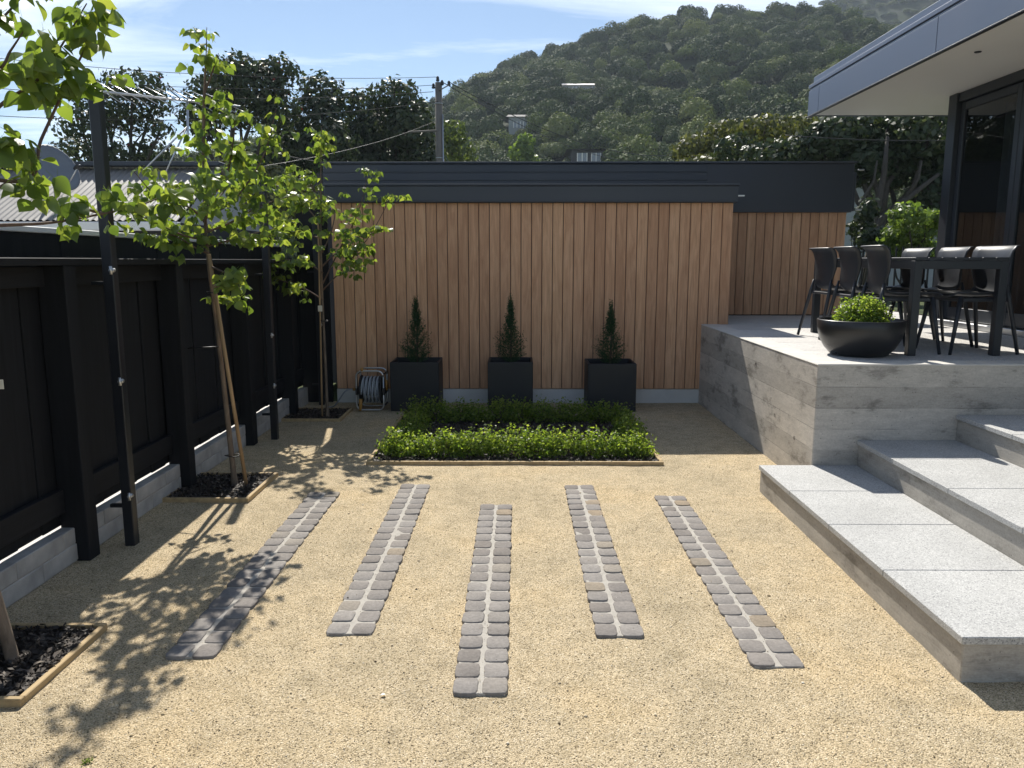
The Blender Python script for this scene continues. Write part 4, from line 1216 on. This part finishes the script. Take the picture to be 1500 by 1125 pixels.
# near tree: trunk at the left edge, boughs reaching into the picture
T3 = [Vector((-1.96, 2.86, -.05)), Vector((-2.02, 2.88, .25)), Vector((-2.14, 2.9, .8)), Vector((-2.2, 2.92, 1.4)), Vector((-2.22, 2.95, 1.9)), Vector((-2.2, 2.95, 2.5)), Vector((-2.18, 2.95, 3.0))]
T3 = [p + Vector((-.055, 0, 0)) for p in T3]
pear_tree('nearest pear tree, trunk at the left edge, large leaves hanging in the corner', (-1.96, 2.86, 0), T3, [
    ([Vector((-2.2, 2.92, 1.72))] + bpx([(0, 330, 3.05), (75, 326, 3.2), (150, 313, 3.5), (215, 297, 3.75), (262, 275, 3.9)]), 1.5, .45),
    ([Vector((-2.22, 2.95, 1.9))] + bpx([(0, 155, 2.95), (50, 122, 3.0), (85, 75, 3.05), (127, 5, 3.1)]), 1.7, .35),
    ([Vector((-2.22, 2.95, 1.95))] + bpx([(35, 265, 3.0), (60, 205, 3.05), (95, 130, 3.1), (130, 60, 3.15), (142, 22, 3.15)]), 2.0, .35),
    ([Vector((-2.21, 2.95, 2.2))] + bpx([(-30, 60, 2.8), (5, 25, 2.8), (50, -25, 2.8)]), 1.2, .3),
    ([Vector((-2.22, 2.95, 1.9))] + bpx([(-40, 230, 2.9), (0, 215, 2.9), (30, 205, 2.9)]), .8, .5),
    ([Vector((-2.2, 2.92, 1.75))] + bpx([(-20, 285, 2.95), (20, 262, 3.0), (50, 250, 3.0)]), .9, .5),
    ([Vector((-2.22, 2.95, 2.1))] + bpx([(-10, 110, 2.85), (15, 75, 2.85), (35, 45, 2.85)]), .8, .45),
    (bpx([(150, 313, 3.5), (115, 305, 3.35), (95, 315, 3.3)]), .5, .3),
    ([Vector((-2.2, 2.95, 2.5)), Vector((-2.35, 2.5, 2.7)), Vector((-2.4, 2.1, 2.95))], .8, .3),
], 430, .075, .027, 13, spread_=.05)
# leaning stakes tied to the two staked trees
def stake(p, q, label, r=.014):
    mb = MB(); mb.tube([p, p.lerp(q, .5), q], r, 8)
    tag(obj('tree_stake', mb, M['stake']), label, 'stake', 'wooden tree stakes')
s0, s1 = at(362, 712, 5.30), at(306, 372, 5.29); s0.z = -.03
stake(s0, s1, 'brown wooden stake leaning beside the trunk at mid fence')
s0, s1 = at(472, 612, 7.70), at(466, 318, 7.70); s0.z = -.03
stake(s0, s1, 'thin pale stake beside the farthest young tree', .009)
def tie(p, r, label):
    mb = MB(); P_ = [p + Vector((math.cos(a) * r[0], math.sin(a) * r[1], .004 * math.sin(2 * a))) for a in np.linspace(0, 2 * math.pi, 17)]
    mb.tube(P_, .004, 5)
    tag(obj('tree_tie', mb, M['blackplastic']), label, 'tie', 'black rubber tree ties')
tie(at(340, 667, 5.31), (.05, .035), 'low black tie round the mid fence trunk and stake')
tie(at(311, 428, 5.31), (.035, .03), 'upper black tie below the crown at mid fence')
tie(at(474, 470, 7.72), (.04, .03), 'black tie round the farthest trunk and its stake')
mb = MB(); mb.tube([(FXF + .15, 5.34, at(310, 510, 5.33).z - .002), at(320, 508, 5.3)], .005, 6); tag(obj('support_strap', mb, M['blackplastic']), 'thin dark strap from fence post to the mid fence trunk', 'strap')
c_ = at(469, 452, 7.68); mb = MB(); mb.cbox(c_.x - .022, c_.x + .022, c_.y - .004, c_.y, c_.z - .03, c_.z + .03, .002)
tag(obj('plant_tag', mb, M['tag']), 'small white plant tag on the farthest tree stake', 'tag')
c_ = at(1, 563, 2.84); mb = MB(); mb.cbox(c_.x - .035, c_.x + .012, c_.y - .003, c_.y, c_.z - .018, c_.z + .018, .001)
tag(obj('plant_tag', mb, M['tag']), 'cream plant tag hanging at the left edge of the picture', 'tag')

# ------------------------------------------------------------------ tree pits: pine edging and bark
def chips(name, x0, x1, y0, y1, z, n, label, seed, excl=None):
    r_ = np.random.default_rng(seed)
    P = np.stack([x0 + (x1 - x0) * r_.random(n), y0 + (y1 - y0) * r_.random(n), z + .022 * r_.random(n)], 1)
    Nn = np.array([0, 0, 1]) + .55 * r_.normal(size=(n, 3))
    V = leaf_cards(P, Nn, .016 + .034 * r_.random(n) ** 2, .42)
    # a bed under them
    bed = np.array([[(x0, y0, z), (x1, y0, z), (x1, y1, z), (x0, y1, z)]], float)
    me = poly_mesh(name, np.concatenate([bed, V]))
    tag(obj(name, me, M['mulch']), label, 'mulch', kind='stuff')
def edging(name, box, label, cat, w=.025, h=.045, group=None):
    x0, x1, y0, y1 = box
    root = empty(name, ((x0 + x1) / 2, (y0 + y1) / 2, 0), label, cat, group)
    for a in ((x0, x1, y0, y0 + w), (x0, x1, y1 - w, y1), (x0, x0 + w, y0 + w + .001, y1 - w - .001), (x1 - w, x1, y0 + w + .001, y1 - w - .001)):
        mb = MB(); mb.cbox(a[0], a[1], a[2], a[3], -.06, h + random.uniform(-.003, .003), .003); obj('board', mb, M['pine'], root)
labs = ['pine board edging round the nearest tree pit at lower left', 'pine board edging round the mid fence tree pit', 'edging round the shaded tree pit by the cedar wall']
ml = ['dark bark mulch in the nearest tree pit', 'dark bark mulch in the mid fence tree pit', 'dark bark mulch in the shaded far tree pit']
for k, p in enumerate(PITS):
    edging('pit_edging', p, labs[k], 'edging', group='tree pit edgings', h=.03)
    chips('bark_mulch', p[0] + .02, p[1] - .02, p[2] + .02, p[3] - .02, .008, 2600, ml[k], 60 + k)

# ================================================================== COBBLE STRIPS
def cobble(seed):
    r_ = random.Random(seed)
    hx_, hy_ = .0485, .0545
    pts_ = []
    nn = 20
    ex = 5.0 + r_.random() * 2.5
    for k in range(nn):
        a = 2 * math.pi * (k + .5) / nn
        c, s = math.cos(a), math.sin(a)
        rr = (abs(c) ** ex + abs(s) ** ex) ** (-1 / ex)
        j = 1 + r_.uniform(-.025, .02)
        pts_.append((c * rr * hx_ * j, s * rr * hy_ * j))
    m_ = MB(); vs = []
    for sc_, z in ((1, -.03), (1, .008), (.97, .0115), (.91, .0128)):
        for x, y in pts_: vs.append((x * sc_, y * sc_, z + (r_.uniform(-.0006, .0006) if z > 0 else 0)))
    fs = []
    for i in range(3):
        for k in range(nn): fs.append((i * nn + k, i * nn + (k + 1) % nn, (i + 1) * nn + (k + 1) % nn, (i + 1) * nn + k))
    m_.add(vs, fs, True); b_ = len(m_.v) - nn
    m_.f.append(tuple(range(b_, b_ + nn))); m_.sm.append(True)
    me = m_.mesh('paver'); me.materials.append(M['paver']); return me
COB = [cobble(100 + i) for i in range(8)]
slabs = ['leftmost cobble strip, dappled by leaf shadow', 'second cobble strip from the left, wholly in sun', 'middle cobble strip, reaching nearest the camera', 'second cobble strip from the right', 'rightmost cobble strip, next to the steps']
for (sx, sy), lab in zip(STRIPS, slabs):
    root = empty('paver_strip', (sx, sy + SLEN / 2, 0), lab, 'paving', 'five cobble strips set in the gravel')
    mb = MB(); mb.cbox(sx - SHALF + .012, sx + SHALF - .012, sy + .006, sy + SLEN - .006, -.05, .0085, .002); obj('joint_sand', mb, M['mortar'], root)
    pit = SLEN / 20
    for k in range(20):
        for s in (-1, 1):
            sc_ = (1.0 + random.uniform(-.03, .025), 1.0 + random.uniform(-.05, .03), 1)
            inst('paver', random.choice(COB), root, (sx + s * .0568 + random.uniform(-.002, .002), sy + pit * (k + .5) + random.uniform(-.002, .002), random.uniform(-.0035, .002)),
                 (random.uniform(-.025, .025), random.uniform(-.025, .025), random.choice((0, math.pi)) + random.uniform(-.03, .03)), sc_)

# ================================================================== PLANTED BED
edging('bed_edging', BED, 'pine board edging round the rectangular box hedge bed', 'edging', w=.03, h=.03)
chips('bark_mulch', BED[0] + .03, BED[1] - .03, BED[2] + .03, BED[3] - .03, .008, 12000, 'dark bark mulch inside the box hedge bed', 70)
def shoots(centers, nsh, rad, leaf, seed, up=.35, dens=12, inner=.45, zscale=None):
    """short leafy shoots radiating from each plant's foot to a ragged dome"""
    r_ = np.random.default_rng(seed)
    P = []; Q = []; S = []; T = []
    for c in centers:
        c = np.array(c); rr = np.array(rad) * (0.85 + .3 * r_.random())
        d = unit(r_.normal(size=(nsh, 3))); d[:, 2] = np.abs(d[:, 2]) * .95 + up * r_.random(nsh) * .3
        d = unit(d)
        end = c + d * rr * (.78 + .34 * r_.random((nsh, 1)) ** 1.2)
        T.append((c, end))
        for k in range(dens):
            t = inner + (1 - inner) * (k + r_.random((nsh, 1))) / dens
            base = c + (end - c) * t
            base = base + r_.normal(size=base.shape) * leaf * .55
            P.append(base); Q.append(d * .5 + np.array([0, 0, .5]) + .8 * r_.normal(size=d.shape)); S.append(leaf * (.6 + .7 * r_.random(nsh)))
    P = np.concatenate(P); Q = np.concatenate(Q); S = np.concatenate(S)
    keep = P[:, 2] > .012
    return leaf_cards(P[keep], Q[keep], S[keep], .62), T
def hedge(label, centers, rad, seed, nsh=70):
    c0 = np.mean(np.array(centers), 0)
    root = empty('box_hedge', (float(c0[0]), float(c0[1]), 0), label, 'hedge', 'box hedges in the bed')
    V, T = shoots(centers, nsh, rad, .029, seed, dens=9)
    obj('foliage', poly_mesh('foliage', V), M['box'], root)
    mb = MB(); rr = random.Random(seed)
    for c, end in T:
        for k in range(0, len(end), 9): mb.tube([Vector(c), Vector(c).lerp(Vector(end[k]), .55) + Vector((0, 0, .01)), Vector(end[k])], [.004, .003, .0012], 4, caps=False)
    obj('stems', mb, M['twig'], root)
jj = lambda a: a + random.uniform(-.025, .025)
hedge('sunlit front row of the box hedge bed', [(jj(-1.0 + .2 * i), jj(6.2), 0) for i in range(11)], (.18, .155, .255), 81, 120)
hedge('shaded back row of the box hedge in front of the planters', [(jj(-.98 + .2 * i), jj(7.58), 0) for i in range(11)], (.18, .15, .245), 82, 110)
hedge('left side row of the box hedge', [(jj(-.98), jj(6.52 + .2 * i), 0) for i in range(4)], (.15, .16, .25), 83, 95)
hedge('right side row of the box hedge', [(jj(1.0), jj(6.52 + .2 * i), 0) for i in range(4)], (.15, .16, .25), 84, 95)

# ================================================================== PLANTERS WITH CONIFERS
def planter(xc, w, yf, h, lab_p, lab_c, top, seed):
    root = empty('planter_box', (xc, yf + w / 2, 0), lab_p, 'planter', 'square black planters by the wall')
    x0, x1, y0, y1 = xc - w / 2, xc + w / 2, yf, yf + .46
    t = .025
    for k, a in enumerate(((x0, x1, y0, y0 + t), (x0, x1, y1 - t, y1), (x0, x0 + t, y0 + t + .001, y1 - t - .001), (x1 - t, x1, y0 + t + .001, y1 - t - .001))):
        mb = MB(); mb.cbox(*a, .0, h, .005); obj('side', mb, M['pot'], root)
    mb = MB(); mb.box(x0 + t, x1 - t, y0 + t, y1 - t, .02, h - .05); obj('soil', mb, M['soil'], root)
    cz = h - .05; hc = top - cz
    con = empty('conifer', (xc, yf + .23, cz), lab_c, 'conifer', 'small conifers in the planters')
    mb = MB(); mb.tube([(xc, yf + .23, cz - .02), (xc + .01, yf + .23, cz + hc * .5), (xc, yf + .23, cz + hc * .97)], [.014, .008, .002], 6); obj('trunk', mb, M['twig'], con)
    r_ = np.random.default_rng(seed)
    n = 420
    z = r_.random(n) ** 1.25
    prof = np.interp(z, [0, .12, .3, .48, .6, .8, 1.0], [.13, .165, .14, .085, .055, .035, .012])
    P = []; Q = []; S = []
    az = r_.random(n) * 6.28
    st = np.stack([np.zeros(n), np.zeros(n), z * hc * .93], 1)
    en = st + np.stack([np.cos(az) * prof, np.sin(az) * prof, .05 + .09 * r_.random(n)], 1) * (0.8 + .5 * r_.random((n, 1)))
    for k in range(16):
        t_ = .3 + .7 * (k + r_.random((n, 1))) / 16
        b_ = st + (en - st) * t_ + r_.normal(size=(n, 3)) * .006
        P.append(b_); Q.append(r_.normal(size=(n, 3))); S.append(.013 + .012 * r_.random(n))
    P = np.concatenate(P) + np.array([xc, yf + .23, cz])
    V = leaf_cards(P, np.concatenate(Q), np.concatenate(S), .35, droop=np.array([[0, 0, 1.2]]))
    obj('foliage', poly_mesh('foliage', V), M['conifer'], con)
planter(-1.10, .52, 8.12, .53, 'left square black planter, beside the hose reel', 'thin conifer in the left planter', 1.16, 91)
planter(-.075, .485, 8.14, .53, 'middle square black planter against the cedar wall', 'conifer in the middle planter', 1.15, 92)
planter(1.01, .515, 8.10, .52, 'right square black planter, nearest the terrace wall', 'widest conifer, in the right planter', 1.08, 93)

# ------------------------------------------------------------------ hose reel
hx0, hy0 = -1.575, 8.2
reel = empty('hose_reel', (hx0, hy0, 0), 'garden hose reel with chrome frame beside the left planter', 'hose reel')
def rrect(cx, y, z0, z1, hw, r):
    P_ = []
    for (sx, sz, a0) in ((1, 1, 0), (-1, 1, 90), (-1, -1, 180), (1, -1, 270)):
        for k in range(6):
            a = R(a0 + 90 * k / 5); P_.append(Vector((cx + sx * (hw - r) + r * math.cos(a), y, (z1 - r if sz > 0 else z0 + r) + r * math.sin(a))))
    P_.append(P_[0]); return P_
mb = MB(); mb.tube(rrect(hx0, hy0 - .1, .02, .44, .145, .06), .0095, 8); obj('frame', mb, M['steel'], reel)
mb = MB(); mb.tube(rrect(hx0, hy0 + .14, .02, .44, .145, .06), .0095, 8); obj('frame', mb, M['steel'], reel)
mb = MB()
for sx in (-1, 1):
    for z in (.06, .4): mb.tube([(hx0 + sx * .143, hy0 - .1, z), (hx0 + sx * .143, hy0 + .14, z)], .008, 6)
    mb.cbox(hx0 + sx * .143 - .012, hx0 + sx * .143 + .012, hy0 - .11, hy0 + .15, .18, .26, .004)
obj('side_brace', mb, M['blackplastic'], reel)
mb = MB()
for sx in (-1, 1): mb.tube([(hx0 + sx * .105, hy0 + .02, .225), (hx0 + sx * .118, hy0 + .02, .225)], .155, 24)
mb.tube([(hx0 - .105, hy0 + .02, .225), (hx0 + .105, hy0 + .02, .225)], .07, 18); obj('drum', mb, M['blackplastic'], reel)
H_ = []
for k in range(230):
    a = k * 2 * math.pi / 24; lay = (k // 115)
    s = (k % 115) / 114; x = -.092 + .184 * (s if lay == 0 else 1 - s)
    H_.append((hx0 + x, hy0 + .02 + (.115 + .022 * lay) * math.cos(a), .225 + (.115 + .022 * lay) * math.sin(a)))
mb = MB(); mb.tube(H_, .0095, 7); obj('hose', mb, M['hose'], reel)
mb = MB(); mb.tube([(hx0 + .16, hy0 + .0, .33), (hx0 + .16, hy0 + .0, .22)], .013, 10); mb.tube([(hx0 + .12, hy0 + .02, .225), (hx0 + .165, hy0 + .01, .225)], .01, 8); obj('crank_handle', mb, M['brass'], reel)
mb = MB(); mb.tube([(hx0 - .1, hy0 - .12, .14), (hx0 - .1, hy0 - .12, .085), (hx0 - .105, hy0 - .125, .015)], [.02, .018, .012], 10); obj('spray_gun', mb, M['brass'], reel)
mb = MB(); mb.tube([(hx0 - .08, hy0 - .1, .44), (hx0 - .08, hy0 - .1, .475)], .015, 10); mb.tube([(hx0 - .15, hy0 - .02, .23), (hx0 - .2, hy0 - .02, .23)], .016, 10); obj('connector', mb, M['brass'], reel)
hp = smooth_path([(hx0 - .2, hy0 - .02, .23), (hx0 - .28, hy0 - .02, .21), (hx0 - .4, hy0 + .05, .06), (hx0 - .46, hy0 + .1, .015), (hx0 - .52, hy0 + .12, .012)])
mb = MB(); mb.tube(hp, .008, 7); obj('lead_hose', mb, M['hose'], reel)

# ================================================================== TABLE, CHAIRS, BOWL ON THE TERRACE
TX0, TX1, TY0, TY1, TZ = 2.91, 3.60, 5.72, 7.66, DZ + .725
tab = empty('dining_table', ((TX0 + TX1) / 2, (TY0 + TY1) / 2, DZ), 'long charcoal metal dining table on the terrace', 'table')
nsl = 7; sw = (TX1 - TX0) / nsl
for k in range(nsl):
    mb = MB(); mb.cbox(TX0 + sw * k + .002, TX0 + sw * (k + 1) - .002, TY0, TY1, TZ - .022, TZ, .003); obj('top_slat', mb, M['table'], tab)
for a in ((TX0 + .005, TX1 - .005, TY0 + .004, TY0 + .034), (TX0 + .005, TX1 - .005, TY1 - .034, TY1 - .004), (TX0 + .004, TX0 + .034, TY0 + .035, TY1 - .035), (TX1 - .034, TX1 - .004, TY0 + .035, TY1 - .035)):
    mb = MB(); mb.cbox(*a, TZ - .085, TZ - .0235, .003); obj('apron', mb, M['table'], tab)
for (x, y) in ((TX0, TY0), (TX1 - .062, TY0), (TX0, TY1 - .062), (TX1 - .062, TY1 - .062)):
    mb = MB(); mb.cbox(x + .002, x + .062, y + .002, y + .062, DZ, TZ - .0225, .004); obj('leg', mb, M['table'], tab)

def chair_parts():
    # shell swept from the top of the back, down and forward over the seat; front is +x
    prof = [(-.285, .805, .23), (-.262, .80, .232), (-.238, .77, .230), (-.222, .70, .222), (-.208, .62, .205), (-.198, .54, .185), (-.185, .48, .172), (-.155, .445, .175), (-.09, .432, .195), (.02, .43, .215), (.13, .438, .218), (.2, .438, .21), (.235, .42, .2)]
    nu = 11
    top = []; 
    for i, (x, z, hw) in enumerate(prof):
        row = []
        for k in range(nu):
            s = -1 + 2 * k / (nu - 1)
            back = max(0, min(1, (z - .46) / .2))
            xx = x + .055 * back * s * s
            zz = z + (1 - back) * .022 * abs(s) ** 3
            row.append(Vector((xx, hw * s, zz)))
        top.append(row)
    vs = [p for r in top for p in r]
    fs = []
    nr = len(prof)
    for i in range(nr - 1):
        for k in range(nu - 1): fs.append((i * nu + k, i * nu + k + 1, (i + 1) * nu + k + 1, (i + 1) * nu + k))
    nor = [Vector() for _ in vs]
    for f in fs:
        n = (vs[f[1]] - vs[f[0]]).cross(vs[f[3]] - vs[f[0]])
        for i in f: nor[i] += n
    b = len(vs)
    vs2 = vs + [p - n.normalized() * .012 for p, n in zip(vs, nor)]
    fs2 = fs + [tuple(b + i for i in f[::-1]) for f in fs]
    rim = [k for k in range(nu)] + [i * nu + nu - 1 for i in range(1, nr)] + [(nr - 1) * nu + k for k in range(nu - 2, -1, -1)] + [i * nu for i in range(nr - 2, 0, -1)]
    for i in range(len(rim)):
        a, c = rim[i], rim[(i + 1) % len(rim)]
        fs2.append((a, c, b + c, b + a))
    seat_rows = 7
    split = [f for f in fs2]
    m_ = MB(); m_.add(vs2, fs2, True)
    shell = m_.mesh('shell')
    # divide into backrest and seat by face position
    bk = MB(); st = MB()
    for f in fs2:
        zc_ = sum(vs2[i].z for i in f) / len(f); xc_ = sum(vs2[i].x for i in f) / len(f)
        (bk if (zc_ > .45 and xc_ < -.12) else st).add([vs2[i] for i in f], [tuple(range(len(f)))], True)
    out = {}
    def weld(mb_, nm):
        import bmesh
        me = mb_.mesh(nm); bm = bmesh.new(); bm.from_mesh(me); bmesh.ops.remove_doubles(bm, verts=bm.verts, dist=1e-5); bmesh.ops.recalc_face_normals(bm, faces=bm.faces); bm.to_mesh(me); bm.free()
        me.polygons.foreach_set('use_smooth', [True] * len(me.polygons)); me.materials.append(M['chair']); return me
    out['backrest'] = weld(bk, 'backrest'); out['seat'] = weld(st, 'seat')
    legs = []
    for s in (-1, 1):
        a = MB(); a.tube([(-.185, s * .178, .53), (-.2, s * .193, .43), (-.285, s * .235, 0)], [.008, .018, .013], 8); legs.append(a)
        c = MB(); c.tube([(.17, s * .19, .432), (.24, s * .225, 0)], [.019, .012], 8); legs.append(c)
    out['legs'] = []
    for l_ in legs:
        me = l_.mesh('leg'); me.materials.append(M['chair']); out['legs'].append(me)
    fr = MB(); 
    for s in (-1, 1): fr.cbox(-.2, .19, s * .178 - .014, s * .178 + .014, .395, .424, .004)
    fr.cbox(.15, .18, -.163, .163, .397, .42, .004); fr.cbox(-.2, -.17, -.163, .163, .397, .42, .004)
    me = fr.mesh('seat_frame'); me.materials.append(M['chair']); out['frame'] = me
    return out
CP = chair_parts()
def chair(x, y, rz, label):
    root = empty('dining_chair', (x, y, DZ), label, 'chair', 'charcoal chairs round the table')
    root.rotation_euler.z = rz
    for nm in ('seat', 'backrest'):
        o = bpy.data.objects.new(nm, CP[nm]); C.objects.link(o); o.parent = root
    for me in CP['legs']:
        o = bpy.data.objects.new('leg', me); C.objects.link(o); o.parent = root
    o = bpy.data.objects.new('seat_frame', CP['frame']); C.objects.link(o); o.parent = root
chair(2.99, 7.17, R(3), 'farthest chair on the left side of the table, by the cedar wall')
chair(2.98, 6.60, R(-2), 'middle chair on the left side of the table')
chair(2.97, 6.05, R(-4), 'nearest left side chair, right behind the bowl planter')
chair(3.46, 7.15, R(182), 'farthest chair on the glass door side of the table')
chair(3.47, 6.58, R(178), 'middle chair on the glass door side of the table')
chair(3.48, 6.02, R(184), 'nearest chair on the glass door side of the table')

bowl = empty('bowl_planter', (2.575, 5.79, DZ), 'wide black bowl planter at the corner of the terrace', 'planter')
mb = MB(); mb.lathe([(.0, 0), (.185, 0), (.205, .01), (.25, .06), (.285, .125), (.302, .19), (.308, .262), (.302, .268), (.29, .266), (.286, .24), (.27, .232)], (2.575, 5.79, DZ), 48); obj('bowl', mb, M['bowl'], bowl)
mb = MB(); mb.lathe([(0, .236), (.15, .24), (.283, .232)], (2.575, 5.79, DZ), 32); obj('soil', mb, M['soil'], bowl)
sh = empty('clipped_shrub', (2.575, 5.79, DZ + .236), 'bright green clipped shrub growing in the bowl', 'shrub')
V, T = shoots([(2.585 + .055 * math.cos(a) * k, 5.79 + .055 * math.sin(a) * k, DZ + .225) for k in (0, 1) for a in ((0,) if k == 0 else np.linspace(0, 5.2, 6))], 190, (.16, .16, .2), .021, 95, dens=10)
obj('foliage', poly_mesh('foliage', V), M['box'], sh)
mb = MB()
for c, end in T:
    for k in range(0, len(end), 14): mb.tube([Vector(c), Vector(end[k])], [.004, .0015], 4, caps=False)
obj('stems', mb, M['twig'], sh)

# a few weeds and fallen leaves on the gravel
for k, (u, v) in enumerate(((128, 1118), (565, 1020))):
    d = ray(u, v); t = -CAM_H / d.z; p = Vector((0, 0, CAM_H)) + d * t
    if k == 0:
        r_ = np.random.default_rng(5); P = np.array(p) + r_.normal(size=(40, 3)) * .008; P[:, 2] = .004 + abs(P[:, 2]) * .6
        o = obj('weed', poly_mesh('weed', leaf_cards(P, r_.normal(size=(40, 3)) + [0, 0, .6], np.full(40, .011), .5)), M['lime'])
        tag(o, 'tiny green weed at the bottom edge of the gravel', 'weed')
    else:
        o = bpy.data.objects.new('fallen_leaf', LEAVES[k].copy()); o.data.materials.clear(); o.data.materials.append(M['tag']); C.objects.link(o)
        o.location = p + Vector((0, 0, .006)); o.rotation_euler = (.2, .15 * k, k * 1.9); o.scale = (.022,) * 3
        tag(o, 'small pale dry leaf on the gravel left of the middle strip', 'leaf')

# ================================================================== HAZE
mb = MB(); mb.box(-605, 605, -65, 905, -1.2, 205)
hm = bpy.data.materials.new('thin blue air'); hm.use_nodes = True
hn = hm.node_tree.nodes; hn.clear()
ho = hn.new('ShaderNodeOutputMaterial'); hv_ = hn.new('ShaderNodeVolumePrincipled')
hv_.inputs['Color'].default_value = (.72, .85, 1.0, 1); hv_.inputs['Density'].default_value = 0.0003; hv_.inputs['Anisotropy'].default_value = 0.3
hm.node_tree.links.new(hv_.outputs[0], ho.inputs['Volume'])
tag(obj('haze', mb, hm), 'thin bluish haze in the air towards the hill', 'haze', kind='stuff')
